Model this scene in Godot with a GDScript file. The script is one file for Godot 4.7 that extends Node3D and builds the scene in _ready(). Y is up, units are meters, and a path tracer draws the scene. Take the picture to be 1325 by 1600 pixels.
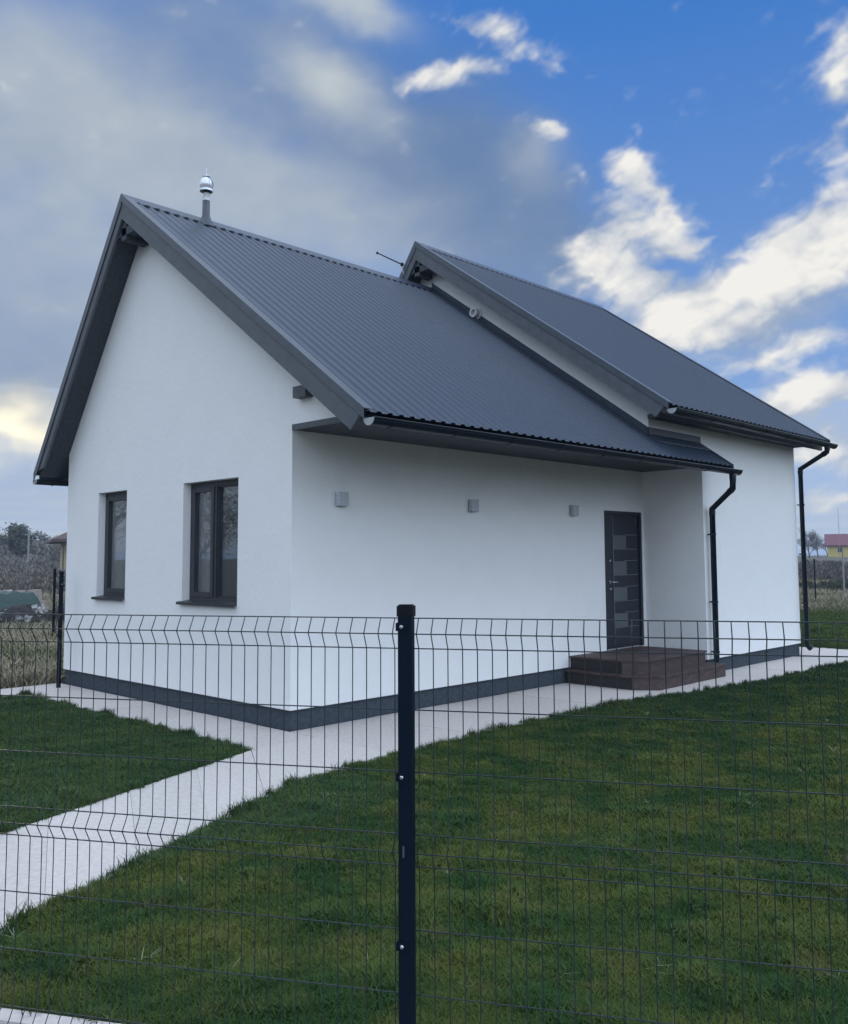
extends Node3D

# ---------------------------------------------------------------- helpers
var names := {}
var rng := RandomNumberGenerator.new()

func numbered(called: String) -> String:
	if not names.has(called):
		names[called] = 0
		return called
	names[called] += 1
	return "%s_%03d" % [called, names[called]]

func new_st() -> SurfaceTool:
	var st := SurfaceTool.new()
	st.begin(Mesh.PRIMITIVE_TRIANGLES)
	st.set_smooth_group(-1)
	return st

func commit(st: SurfaceTool, m: Material) -> ArrayMesh:
	st.generate_normals()
	var mesh := st.commit()
	mesh.surface_set_material(0, m)
	return mesh

func obj(called: String, st: SurfaceTool, m: Material, parent: Node = self) -> MeshInstance3D:
	return inst(called, commit(st, m), parent)

func inst(called: String, mesh: Mesh, parent: Node = self) -> MeshInstance3D:
	var o := MeshInstance3D.new()
	o.name = numbered(called) if parent == self else called
	o.mesh = mesh
	parent.add_child(o, true)
	return o

func tag(o: Node, label: String, category: String, group := "") -> Node:
	o.set_meta("label", label)
	o.set_meta("category", category)
	if group != "":
		o.set_meta("group", group)
	return o

func thing(called: String, label: String, category: String, at := Vector3.ZERO, turn := 0.0, group := "") -> Node3D:
	var o := Node3D.new()
	o.name = numbered(called)
	add_child(o)
	o.position = at
	o.rotation.y = turn
	tag(o, label, category, group)
	return o

func dup(root: Node3D, label: String, at: Vector3, turn := 0.0, size := 1.0) -> Node3D:
	var r: Node3D = root.duplicate()
	r.name = numbered(String(root.name).rstrip("0123456789").trim_suffix("_"))
	add_child(r)
	r.position = at
	r.rotation.y = turn
	r.scale = Vector3.ONE * size
	r.set_meta("label", label)
	return r

func kind(o: Node, k: String) -> Node:
	o.set_meta("kind", k)
	return o

func tri(st: SurfaceTool, a: Vector3, b: Vector3, c: Vector3) -> void:   # a, b, c run counter-clockwise seen from outside
	st.add_vertex(a); st.add_vertex(c); st.add_vertex(b)

func quad(st: SurfaceTool, a: Vector3, b: Vector3, c: Vector3, d: Vector3) -> void:
	tri(st, a, b, c); tri(st, a, c, d)

func box(st: SurfaceTool, lo: Vector3, hi: Vector3) -> void:
	frame_box(st, (lo + hi) * 0.5, Vector3.RIGHT, Vector3.UP, Vector3.BACK, (hi - lo) * 0.5)

func frame_box(st: SurfaceTool, c: Vector3, x: Vector3, y: Vector3, z: Vector3, h: Vector3) -> void:
	var p := []
	for i in 8:
		p.append(c + x * (h.x if i & 1 else -h.x) + y * (h.y if i & 2 else -h.y) + z * (h.z if i & 4 else -h.z))
	quad(st, p[4], p[5], p[7], p[6]); quad(st, p[1], p[0], p[2], p[3])
	quad(st, p[5], p[1], p[3], p[7]); quad(st, p[0], p[4], p[6], p[2])
	quad(st, p[6], p[7], p[3], p[2]); quad(st, p[0], p[1], p[5], p[4])

func bevel_box(st: SurfaceTool, lo: Vector3, hi: Vector3, b: float) -> void:   # box whose upright edges are chamfered
	var pts := PackedVector2Array([Vector2(lo.x + b, lo.z), Vector2(hi.x - b, lo.z), Vector2(hi.x, lo.z + b), Vector2(hi.x, hi.z - b), Vector2(hi.x - b, hi.z), Vector2(lo.x + b, hi.z), Vector2(lo.x, hi.z - b), Vector2(lo.x, lo.z + b)])
	var ring := []
	for p in pts:
		ring.append(Vector3(p.x, lo.y, p.y))
	prism(st, ring, Vector3(0, hi.y - lo.y, 0))

func prism(st: SurfaceTool, ring: Array, along: Vector3) -> void:   # any planar polygon pushed along a vector
	var n := Vector3.ZERO
	for i in ring.size():
		n += (ring[i] as Vector3).cross(ring[(i + 1) % ring.size()])
	var r := ring.duplicate()
	if n.dot(along) < 0.0:
		r.reverse()
		n = -n
	n = n.normalized()
	var u: Vector3 = n.cross(Vector3.UP if absf(n.y) < 0.9 else Vector3.RIGHT).normalized()
	var v := n.cross(u)
	var flat := PackedVector2Array()
	for p in r:
		flat.append(Vector2((p as Vector3).dot(u), (p as Vector3).dot(v)))
	var idx := Geometry2D.triangulate_polygon(flat)
	for i in range(0, idx.size(), 3):
		var a: Vector3 = r[idx[i]]
		var b: Vector3 = r[idx[i + 1]]
		var c: Vector3 = r[idx[i + 2]]
		if (b - a).cross(c - a).dot(n) < 0.0:
			var t := b
			b = c
			c = t
		tri(st, a + along, b + along, c + along)
		tri(st, a, c, b)
	for i in r.size():
		var a: Vector3 = r[i]
		var b: Vector3 = r[(i + 1) % r.size()]
		quad(st, a, b, b + along, a + along)

func tube(st: SurfaceTool, path: Array, radii: Array, sides := 10, smooth := true) -> void:
	if smooth:
		st.set_smooth_group(0)
	var rings := []
	var side := Vector3.ZERO
	for i in path.size():
		var p: Vector3 = path[i]
		var d := Vector3.ZERO
		if i > 0:
			d += (p - (path[i - 1] as Vector3)).normalized()
		if i < path.size() - 1:
			d += ((path[i + 1] as Vector3) - p).normalized()
		d = d.normalized()
		if side == Vector3.ZERO:
			side = d.cross(Vector3.UP if absf(d.y) < 0.9 else Vector3.RIGHT).normalized()
		else:
			side = (side - d * side.dot(d)).normalized()
		var up := d.cross(side)
		var stretch := 1.0
		if i > 0 and i < path.size() - 1:
			stretch = 1.0 / maxf(0.5, d.dot(((path[i + 1] as Vector3) - p).normalized()))
		var ring := []
		for k in sides:
			var t := TAU * k / sides
			ring.append(p + (side * cos(t) + up * sin(t)) * float(radii[i]) * (1.0 if stretch == 1.0 else lerpf(1.0, stretch, 0.5)))
		rings.append(ring)
	for i in path.size() - 1:
		for k in sides:
			var k2 := (k + 1) % sides
			quad(st, rings[i][k], rings[i][k2], rings[i + 1][k2], rings[i + 1][k])
	st.set_smooth_group(-1)
	for k in range(1, sides - 1):
		tri(st, rings[0][0], rings[0][k + 1], rings[0][k])
		var last: Array = rings[path.size() - 1]
		tri(st, last[0], last[k], last[k + 1])

func lathe(st: SurfaceTool, at: Vector3, prof: Array, sides := 16) -> void:   # (radius, height) pairs, from below to above
	st.set_smooth_group(0)
	for i in prof.size() - 1:
		var a: Vector2 = prof[i]
		var b: Vector2 = prof[i + 1]
		for k in sides:
			var t := TAU * k / sides
			var u := TAU * (k + 1) / sides
			var p := at + Vector3(cos(t) * a.x, a.y, sin(t) * a.x)
			var q := at + Vector3(cos(u) * a.x, a.y, sin(u) * a.x)
			var r := at + Vector3(cos(u) * b.x, b.y, sin(u) * b.x)
			var s := at + Vector3(cos(t) * b.x, b.y, sin(t) * b.x)
			if a.x > 1e-5:
				tri(st, p, r, q)
			if b.x > 1e-5:
				tri(st, p, s, r)
	st.set_smooth_group(-1)

func ball(st: SurfaceTool, c: Vector3, r: Vector3, lump: float, salt: int, rings := 7, sides := 11, faceted := false) -> void:   # an uneven lump
	st.set_smooth_group(-1 if faceted else 0)
	var g := []
	for i in rings + 1:
		var row := []
		var t := PI * i / rings
		for k in sides:
			var a := TAU * k / sides
			var d := Vector3(sin(t) * cos(a), cos(t), sin(t) * sin(a))
			var n := 1.0 + lump * fine.get_noise_3d(d.x * 90.0 + salt * 37.0, d.y * 90.0, d.z * 90.0) * 2.0
			row.append(c + d * r * n)
		g.append(row)
	for i in rings:
		for k in sides:
			var k2 := (k + 1) % sides
			if i > 0:
				tri(st, g[i][k], g[i][k2], g[i + 1][k])
			if i < rings - 1:
				tri(st, g[i][k2], g[i + 1][k2], g[i + 1][k])
	st.set_smooth_group(-1)

# ---------------------------------------------------------------- materials
func lin(r: float, g: float, b: float) -> Color:
	return Color(r, g, b).linear_to_srgb()

func noise_tex(freq: float, low: Color, high: Color, salt: int, octaves := 4, size := 512, as_normal := false, bump := 2.0) -> NoiseTexture2D:
	var n := FastNoiseLite.new()
	n.seed = salt
	n.noise_type = FastNoiseLite.TYPE_SIMPLEX_SMOOTH
	n.frequency = freq
	n.fractal_octaves = octaves
	var t := NoiseTexture2D.new()
	t.width = size
	t.height = size
	t.seamless = true
	t.noise = n
	if as_normal:
		t.as_normal_map = true
		t.bump_strength = bump
	else:
		var g := Gradient.new()
		g.set_color(0, low)
		g.set_color(1, high)
		g.set_offset(0, 0.15)
		g.set_offset(1, 0.85)
		t.color_ramp = g
	return t

func mat(c: Color, rough: float, metal := 0.0) -> StandardMaterial3D:
	var m := StandardMaterial3D.new()
	m.albedo_color = c
	m.roughness = rough
	m.metallic = metal
	m.metallic_specular = 0.5
	return m

func worn(c: Color, rough: float, tile: float, depth: float, salt: int, bump := 0.0, freq := 0.02) -> StandardMaterial3D:   # base colour broken up by uneven patches, with a fine relief
	var m := mat(c, rough)
	m.uv1_triplanar = true
	m.uv1_world_triplanar = true
	m.uv1_scale = Vector3.ONE / tile
	m.albedo_texture = noise_tex(freq, Color(1 - depth, 1 - depth, 1 - depth), Color.WHITE, salt, 5)
	if bump > 0.0:
		m.normal_enabled = true
		m.normal_texture = noise_tex(0.09, Color.BLACK, Color.WHITE, salt + 50, 4, 512, true, 6.0)
		m.normal_scale = bump
	return m

var fine := FastNoiseLite.new()
var broad := FastNoiseLite.new()
var M := {}

func make_materials() -> void:
	fine.seed = 5
	fine.frequency = 0.02
	fine.fractal_octaves = 4
	broad.seed = 9
	broad.frequency = 0.35
	broad.fractal_octaves = 4
	M.render = worn(lin(0.80, 0.80, 0.79), 0.92, 5.0, 0.010, 11, 0.04)
	M.plinth = worn(lin(0.066, 0.080, 0.098), 0.85, 0.8, 0.12, 12, 0.25)
	M.plinth.metallic_specular = 0.15
	M.roof = worn(lin(0.031, 0.047, 0.075), 0.42, 3.0, 0.06, 13)
	M.trim = worn(lin(0.065, 0.078, 0.096), 0.42, 2.0, 0.08, 14)
	M.barge = worn(lin(0.092, 0.104, 0.118), 0.6, 1.1, 0.10, 15, 0.12, 0.012)
	M.soffit = worn(lin(0.05, 0.062, 0.078), 0.7, 0.6, 0.2, 16)
	M.gutter = mat(lin(0.005, 0.010, 0.018), 0.36)
	M.gutter.metallic_specular = 0.35
	M.gutter_cap = mat(lin(0.34, 0.36, 0.38), 0.4)
	M.frame = mat(lin(0.026, 0.030, 0.036), 0.45)
	M.sill = mat(lin(0.024, 0.028, 0.033), 0.42)
	M.door = worn(lin(0.010, 0.015, 0.024), 0.45, 0.5, 0.12, 17)
	M.door_panel = mat(lin(0.008, 0.013, 0.023), 0.38)
	M.frosted = mat(lin(0.085, 0.10, 0.105), 0.3)
	M.steel = mat(lin(0.55, 0.57, 0.6), 0.22, 1.0)
	M.cowl = mat(lin(0.72, 0.74, 0.77), 0.3, 0.55)
	M.strip = mat(lin(0.30, 0.33, 0.38), 0.35, 0.8)
	M.lamp = worn(lin(0.50, 0.52, 0.56), 0.6, 0.3, 0.1, 18)
	M.lamp_dark = mat(lin(0.08, 0.08, 0.09), 0.5)
	M.deck = worn(lin(0.078, 0.045, 0.045), 0.68, 0.45, 0.3, 19, 0.3, 0.01)
	M.deck_worn = worn(lin(0.092, 0.058, 0.058), 0.6, 0.5, 0.3, 41, 0.3, 0.01)
	M.deck_dark = worn(lin(0.03, 0.024, 0.028), 0.75, 0.45, 0.3, 20)
	M.concrete = worn(lin(0.60, 0.545, 0.505), 0.9, 0.8, 0.07, 21, 0.06, 0.03)
	M.concrete_b = worn(lin(0.575, 0.525, 0.485), 0.9, 1.0, 0.08, 22, 0.06, 0.03)
	M.paving = worn(lin(0.30, 0.31, 0.32), 0.9, 0.9, 0.3, 23, 0.4)
	M.fence = mat(lin(0.003, 0.008, 0.017), 0.5)
	M.fence.metallic_specular = 0.22
	M.wire = mat(lin(0.018, 0.028, 0.028), 0.42)
	M.wire.metallic_specular = 0.45
	M.cap = mat(lin(0.007, 0.009, 0.012), 0.6)
	M.cap.metallic_specular = 0.25
	M.soil = worn(lin(0.035, 0.038, 0.018), 0.95, 1.1, 0.45, 24, 0.4)
	M.field = worn(lin(0.16, 0.145, 0.095), 0.95, 6.0, 0.45, 25, 0.4)
	M.plastic_white = mat(lin(0.75, 0.76, 0.76), 0.4)
	M.dark = mat(lin(0.01, 0.01, 0.012), 0.8)
	M.interior = mat(lin(0.35, 0.33, 0.31), 0.9)
	M.interior_floor = mat(lin(0.16, 0.11, 0.07), 0.6)
	M.curtain = mat(lin(0.62, 0.63, 0.62), 0.9)
	M.bark = worn(lin(0.09, 0.08, 0.07), 0.95, 0.6, 0.4, 26)
	M.glass = mat(Color(0.25, 0.29, 0.33, 0.16), 0.02)
	M.glass.metallic_specular = 1.0
	M.glass.transparency = BaseMaterial3D.TRANSPARENCY_ALPHA
	for k in ["grass", "twig", "leaf"]:
		var m := mat(Color.WHITE, 0.8)
		m.vertex_color_use_as_albedo = true
		m.cull_mode = BaseMaterial3D.CULL_DISABLED
		M[k] = m
	M.leaf.backlight = Color(0.25, 0.25, 0.25)
	M.grass.metallic_specular = 0.25
	M.stone = worn(lin(0.42, 0.41, 0.39), 0.9, 0.8, 0.3, 27, 0.4)
	M.stone_grey = worn(lin(0.22, 0.22, 0.23), 0.9, 0.8, 0.3, 28, 0.4)
	M.earth = worn(lin(0.04, 0.038, 0.036), 0.95, 0.9, 0.4, 29, 0.5)
	M.tarp = worn(lin(0.018, 0.062, 0.052), 0.55, 0.9, 0.25, 30)
	M.pale_block = worn(lin(0.42, 0.36, 0.33), 0.9, 0.8, 0.25, 31)
	M.yellow = worn(lin(0.62, 0.50, 0.16), 0.85, 3.0, 0.1, 32)
	M.cream = worn(lin(0.55, 0.46, 0.28), 0.85, 3.0, 0.1, 33)
	M.red_roof = worn(lin(0.17, 0.035, 0.05), 0.55, 2.0, 0.2, 34)
	M.brown_roof = worn(lin(0.10, 0.062, 0.055), 0.6, 2.0, 0.2, 35)
	M.pole = worn(lin(0.30, 0.30, 0.29), 0.85, 1.0, 0.2, 36)
	M.far_glass = mat(lin(0.03, 0.035, 0.04), 0.1)

# ---------------------------------------------------------------- sky
var SKY_W := 4096
var SKY_H := 2048

# bearing from -z, height, half width, half height (degrees), tilt, weight
var white_clouds := [[50.2, 31.0, 3.02, 0.92, 24, 1.05], [47.6, 29.3, 2.72, 0.65, 4, 0.95], [44.9, 28.7, 1.64, 0.80, -15, 0.8], [44.1, 26.6, 1.56, 0.30, -4, 0.6],
	[53.9, 25.8, 1.9, 0.5, 12, 0.62], 
	[55.5, 23.7, 1.12, 0.37, 50, 0.35], [57.2, 26.0, 1.10, 0.37, 20, 0.25], [58.5, 23.4, 1.49, 0.67, 40, 0.85], [60.3, 21.4, 2.61, 0.90, 60, 1.05],
	[61.6, 18.9, 1.88, 0.83, 45, 0.9], [57.8, 18.7, 2.88, 2.11, -10, 1.1], [58.3, 21.0, 0.83, 1.70, 5, 0.6], [55.4, 18.6, 1.55, 0.97, 20, 0.5],
	[59.1, 15.7, 2.71, 1.55, 40, 1], [60.7, 14.7, 2.0, 1.5, 30, 0.7], [63.4, 15.8, 2.0, 1.1, -20, 0.55], [67.6, 17.2, 4.73, 1.53, -24, 1.15],
	[70.5, 19.0, 3.16, 1.75, -28, 1], [66.0, 15.7, 4.2, 1.4, -14, 0.85], [70.0, 16.2, 3.0, 1.5, -14, 0.85], [63.7, 13.9, 3.04, 1.52, -10, 0.85],
	[71.2, 26.9, 1.64, 2.79, 12, 1.1], [68.1, 12.0, 3.14, 0.89, -18, 0.95], [65.5, 11.8, 1.89, 0.83, -10, 0.8], [68.7, 10.1, 1.84, 0.92, 0, 0.9],
	[70.1, 9.6, 2.91, 1.0, -8, 1.2], [67.6, 9.0, 2.61, 0.75, -10, 0.9], [71.0, 22.5, 0.85, 0.61, 0, 0.5], [69.6, 6.0, 3.6, 1.15, -4, 1.15],
	[69.7, 3.2, 4.2, 0.8, 0, 1.0], [62.7, 18.8, 2.24, 0.30, -20, 0.4], [63.9, 20.5, 2.20, 0.33, -30, 0.3], [62.0, 31.5, 1.35, 0.47, 10, 0.35], [65.5, 30.8, 1.33, 0.33, 20, 0.25]]
# the same, then weight and lightness
var grey_clouds := [[39.8, 32.9, 2.2, 0.8, 15, 1.5, 0.92], [39.6, 27.9, 2.9, 1.3, 28, 1.9, 0.94], [39.0, 28.6, 1.4, 0.7, 20, 1.0, 1.05], [52.4, 24.3, 1.3, 1.5, 50, 0.8, 0.74], [20.5, 26.3, 6.20, 3.91, 10, 0.9, 0.72], [25.9, 24.6, 7.33, 3.49, 25, 0.95, 0.72], [31.7, 23.1, 8.45, 2.94, 18, 0.95, 0.7], [21.8, 18.8, 6.64, 4.19, 10, 0.95, 0.68],
	[38.5, 22.0, 7.6, 2.6, 8, 0.8, 0.68], [44.4, 20.6, 3.2, 2.2, 0, 0.6, 0.64], [31.6, 28.6, 5.95, 2.80, 20, 0.7, 0.42], [41.6, 25.6, 5.2, 2.7, 40, 1.2, 0.35],
	[48.8, 23.0, 5.0, 3.4, 50, 2.0, 0.34], [53.0, 20.8, 3.84, 2.5, 40, 0.9, 0.37], [21.9, 13.8, 7.16, 3.22, 0, 0.95, 0.6], [20.6, 22.9, 3.36, 1.34, -20, 0.4, 0.48],
	[22.0, 10.6, 7.96, 1.81, 0, 0.9, 0.52], [35.2, 31.5, 5.52, 1.73, 0, 0.6, 0.5], [53.1, 18.0, 3.52, 1.57, 20, 0.5, 0.45], [66.0, 13.7, 3.74, 0.97, -8, 0.55, 0.6],
	[68.2, 14.9, 3.65, 0.80, -18, 0.45, 0.62], [70.0, 7.7, 4.02, 1.46, 0, 0.6, 0.62], [69.4, 1.4, 5.14, 1.47, 0, 0.5, 0.66], [22.2, 3.9, 6.19, 2.19, 0, 0.45, 0.6], [21.6, 1.7, 5.42, 1.45, 0, 0.5, 0.66]]

var GA0 := -30.0          # the patch of sky where clouds are set one by one: bearings and heights
var GE0 := -2.0
var GSTEP := 0.25
var GW := 600
var GH := 220
var g_white := PackedFloat32Array()
var g_grey := PackedFloat32Array()
var g_light := PackedFloat32Array()
var s_warp := FastNoiseLite.new()
var s_fbm := FastNoiseLite.new()
var s_big := FastNoiseLite.new()
var s_wisp := FastNoiseLite.new()

func lay_clouds() -> void:
	g_white.resize(GW * GH)
	g_grey.resize(GW * GH)
	g_light.resize(GW * GH)
	for is_grey in [false, true]:
		for b in (grey_clouds if is_grey else white_clouds):
			var narrow := cos(deg_to_rad(b[1]))
			var rot := deg_to_rad(b[4])
			var ca := cos(rot)
			var sa := sin(rot)
			var reach: float = maxf(b[2], b[3]) * 2.3
			var i0 := maxi(0, int((b[0] - reach / narrow - GA0) / GSTEP))
			var i1 := mini(GW - 1, int((b[0] + reach / narrow - GA0) / GSTEP) + 1)
			var j0 := maxi(0, int((b[1] - reach - GE0) / GSTEP))
			var j1 := mini(GH - 1, int((b[1] + reach - GE0) / GSTEP) + 1)
			for j in range(j0, j1 + 1):
				for i in range(i0, i1 + 1):
					var dx: float = (GA0 + i * GSTEP - b[0]) * narrow
					var dy: float = -(GE0 + j * GSTEP - b[1])
					var x: float = (dx * ca + dy * sa) / b[2]
					var y: float = (-dx * sa + dy * ca) / b[3]
					var w: float = exp(-(x * x + y * y) * 0.9) * b[5]
					var at := j * GW + i
					if is_grey:
						g_grey[at] += w
						g_light[at] += w * float(b[6])
					else:
						g_white[at] += w

func look(a: PackedFloat32Array, i: int, j: int, fx: float, fy: float) -> float:
	var at := j * GW + i
	return lerpf(lerpf(a[at], a[at + 1], fx), lerpf(a[at + GW], a[at + GW + 1], fx), fy)

func sky_at(az: float, el: float) -> Color:
	var a := deg_to_rad(az)
	var e := deg_to_rad(el)
	var d := Vector3(sin(a) * cos(e), sin(e), -cos(a) * cos(e))
	# clear air
	var t := pow(clampf(d.y, 0.0, 1.0), 0.55)
	var c := Color(0.40, 0.56, 0.80).lerp(Color(0.052, 0.19, 0.55), clampf(t * 1.42, 0.0, 1.0))
	# noise in a frame that flattens with height, like a layer seen from below
	var q := Vector3(d.x, d.y * 1.6, d.z) * 100.0
	var w1 := s_warp.get_noise_3dv(q)
	var w2 := s_warp.get_noise_3dv(q + Vector3(300, 70, -200))
	var f := s_fbm.get_noise_3dv(q)
	var wx := az + w1 * 1.2
	var wy := el + w2 * 0.85
	var white := 0.0
	var grey := 0.0
	var light := 0.0
	var x := (wx - GA0) / GSTEP
	var y := (wy - GE0) / GSTEP
	if x > 1.0 and y > 1.0 and x < GW - 2.0 and y < GH - 2.0:
		var i := int(x)
		var j := int(y)
		white = look(g_white, i, j, x - i, y - j)
		grey = look(g_grey, i, j, x - i, y - j)
		light = look(g_light, i, j, x - i, y - j)
	# the rest of the sky: broken cloud, brightened out of view to light the walls
	var off := absf(wrapf(az - 46.0, -180.0, 180.0))
	var out := clampf(maxf((off - 30.0) / 14.0, (el - 33.0) / 9.0), 0.0, 1.0)
	var big := s_big.get_noise_3dv(q)
	if out > 0.0:
		var cover := clampf(0.95 + big * 1.5, 0.0, 1.4)
		white = lerpf(white, cover, out)
		grey = lerpf(grey, 0.85, out * out)
		light = lerpf(light, 0.80, out)
	if grey > 0.001:
		var g := clampf(1.0 - exp(-grey * (1.75 + f * 0.55)), 0.0, 1.0)
		var l: float = light / maxf(grey, 0.001) * (1.0 + f * 0.10)
		var gc := Color(0.10, 0.185, 0.36).lerp(Color(0.415, 0.47, 0.53), clampf((l - 0.28) / 0.44, 0.0, 1.6))
		c = c.lerp(gc, g * 0.95)
	# torn edges: finer noise drawn out along the wind
	var sa := az * 0.906 + el * 0.52
	var sb := el * 0.87 - az * 0.40
	var wisp := s_wisp.get_noise_2d(sa * 5.0 + w1 * 14.0, sb * 13.0 + w2 * 10.0)
	var v := white * 0.80 + f * 0.50 + wisp * 0.42 - 0.12
	var cov := smoothstep(0.05, 0.95, v)
	if cov > 0.0:
		var body := s_fbm.get_noise_3dv(q * 0.8 + Vector3(9, 60, 9))
		var shade := clampf(0.44 + (v - 0.5) * 0.45 + body * 1.0 + wisp * 0.35, 0.0, 1.0)
		var wc := Color(0.40, 0.46, 0.56).lerp(Color(0.88, 0.855, 0.80), shade)
		if out > 0.0:
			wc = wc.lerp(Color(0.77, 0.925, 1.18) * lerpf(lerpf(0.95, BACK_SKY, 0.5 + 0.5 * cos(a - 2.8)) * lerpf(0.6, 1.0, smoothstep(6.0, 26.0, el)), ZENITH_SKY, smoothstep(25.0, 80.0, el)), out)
		c = c.lerp(wc, cov * 0.96)
	# the low sun behind cloud
	var sx := (az + w1 * 2.0 - 20.3) / 3.2
	var sy := (el + w2 * 1.4 - 7.3) / 1.05
	var glow := exp(-(sx * sx + sy * sy) * 0.8)
	var sx2 := (az - 18.0) / 8.0
	var sy2 := (el + w2 * 1.5 - 8.0) / 1.7
	var warm := exp(-(sx2 * sx2 + sy2 * sy2) * 0.8)
	c = c.lerp(Color(0.80, 0.74, 0.56), warm * 0.62)
	c = c.lerp(Color(1.2, 1.1, 0.82), glow)
	# pale air near the horizon, streaked
	var low := clampf(1.0 - el / 7.0, 0.0, 1.0)
	var streak := s_warp.get_noise_3d(d.x * 40.0, d.y * 900.0, d.z * 40.0)
	c = c.lerp(Color(0.48, 0.58, 0.72).lerp(Color(0.66, 0.68, 0.70), clampf(0.45 + streak * 1.1, 0.0, 1.0)), low * 0.62)
	return c

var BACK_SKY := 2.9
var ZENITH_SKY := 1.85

func build_sky() -> Sky:
	s_warp.seed = 21
	s_warp.frequency = 0.11
	s_warp.fractal_octaves = 4
	s_fbm.seed = 33
	s_fbm.frequency = 0.13
	s_fbm.fractal_octaves = 5
	s_wisp.seed = 61
	s_wisp.frequency = 0.05
	s_wisp.fractal_octaves = 6
	s_wisp.fractal_gain = 0.58
	s_big.seed = 4
	s_big.frequency = 0.018
	s_big.fractal_octaves = 3
	lay_clouds()
	var small := Image.create(SKY_W / 8, SKY_H / 8, false, Image.FORMAT_RGBAF)
	for j in small.get_height():
		var el := 90.0 - (j + 0.5) * 180.0 / small.get_height()
		for i in small.get_width():
			if el < -1.0:
				small.set_pixel(i, j, Color(0.10, 0.10, 0.08))
			else:
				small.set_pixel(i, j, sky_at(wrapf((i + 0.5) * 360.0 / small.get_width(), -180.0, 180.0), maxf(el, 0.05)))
	small.resize(SKY_W, SKY_H, Image.INTERPOLATE_CUBIC)
	# the part of the sky a viewer of the house faces, at full size
	var i0 := int(8.0 / 360.0 * SKY_W)
	var i1 := int(84.0 / 360.0 * SKY_W)
	var j0 := int((90.0 - 40.0) / 180.0 * SKY_H)
	var j1 := int(90.5 / 180.0 * SKY_H)
	for j in range(j0, j1):
		var el := 90.0 - (j + 0.5) * 180.0 / SKY_H
		for i in range(i0, i1):
			small.set_pixel(i, j, sky_at((i + 0.5) * 360.0 / SKY_W, maxf(el, 0.05)))
	var pm := PanoramaSkyMaterial.new()
	pm.panorama = ImageTexture.create_from_image(small)
	var s := Sky.new()
	s.sky_material = pm
	return s

# ---------------------------------------------------------------- the lie of the land
func land(x: float, z: float) -> float:
	var d := Vector2(x + 5.6, z - 7.4).length()
	var h := smoothstep(40.0, 210.0, d) * 1.55
	if d > 18.0:
		h += broad.get_noise_2d(x * 0.35, z * 0.35) * 0.16 * smoothstep(18.0, 30.0, d)
	return h - 0.05

func polar(bearing: float, dist: float) -> Vector3:    # a spot on the land by compass bearing (degrees from -z) and distance from the garden gate
	var b := deg_to_rad(bearing)
	var x := -5.594 + sin(b) * dist
	var z := 7.448 - cos(b) * dist
	return Vector3(x, land(x, z), z)

# ---------------------------------------------------------------- main
func _ready() -> void:
	rng.seed = 77
	var cam := Camera3D.new()
	cam.name = "camera"
	cam.projection = Camera3D.PROJECTION_FRUSTUM
	cam.near = 0.05
	cam.far = 4000.0
	cam.size = 0.05 * 1600.0 / 1406.5
	cam.frustum_offset = Vector2(-26.455, -43.443) * 0.05 / 1406.5
	cam.position = Vector3(-5.594, 1.73, 7.448)
	cam.basis = Basis(Vector3.UP, deg_to_rad(-46.342)) * Basis(Vector3.RIGHT, deg_to_rad(4.662)) * Basis(Vector3.BACK, deg_to_rad(-0.354))
	add_child(cam)
	cam.current = true
	make_materials()
	var env := Environment.new()
	env.background_mode = Environment.BG_SKY
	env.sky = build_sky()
	env.background_energy_multiplier = 1.0
	env.tonemap_mode = Environment.TONE_MAPPER_LINEAR
	env.tonemap_exposure = 1.06
	env.fog_enabled = true
	env.fog_density = 0.0007
	env.fog_light_color = Color(0.80, 0.87, 0.96)
	env.sdfgi_enabled = true
	env.ssao_enabled = true
	env.ssil_enabled = true
	var we := WorldEnvironment.new()
	we.name = "world_environment"
	we.environment = env
	add_child(we)
	var sun := DirectionalLight3D.new()
	sun.name = "sun"
	sun.light_energy = 0.16
	sun.light_color = Color(1.0, 0.93, 0.82)
	sun.light_angular_distance = 14.0
	sun.shadow_enabled = true
	add_child(sun)
	var towards := Vector3(sin(deg_to_rad(20.6)) * cos(deg_to_rad(9.0)), sin(deg_to_rad(9.0)), -cos(deg_to_rad(20.6)) * cos(deg_to_rad(9.0)))
	sun.look_at_from_position(towards * 50.0, Vector3.ZERO, Vector3.UP)

	build_ground()
	build_house()
	build_steps()
	build_fences()
	build_far_left()
	build_far_right()
	build_plants()

# ---------------------------------------------------------------- ground, lawns, paving
func sheet(called: String, pts: PackedVector2Array, y: float, m: Material, thick := 0.0) -> MeshInstance3D:
	var st := new_st()
	var ring := []
	for p in pts:
		ring.append(Vector3(p.x, y - maxf(thick, 0.002), p.y))
	prism(st, ring, Vector3(0, maxf(thick, 0.002), 0))
	var o := obj(called, st, m)
	kind(o, "structure")
	return o

var FENCE_AT := Vector3(-3.492, 0, 5.276)          # the post in the middle
var FENCE_DIR := Vector3(0.4963, 0, 0.8682)        # towards the viewer's right
var FENCE_OUT := Vector3(-0.8682, 0, 0.4963)       # out of the garden

var lawn_right := PackedVector2Array()
var lawn_left := PackedVector2Array()

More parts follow.
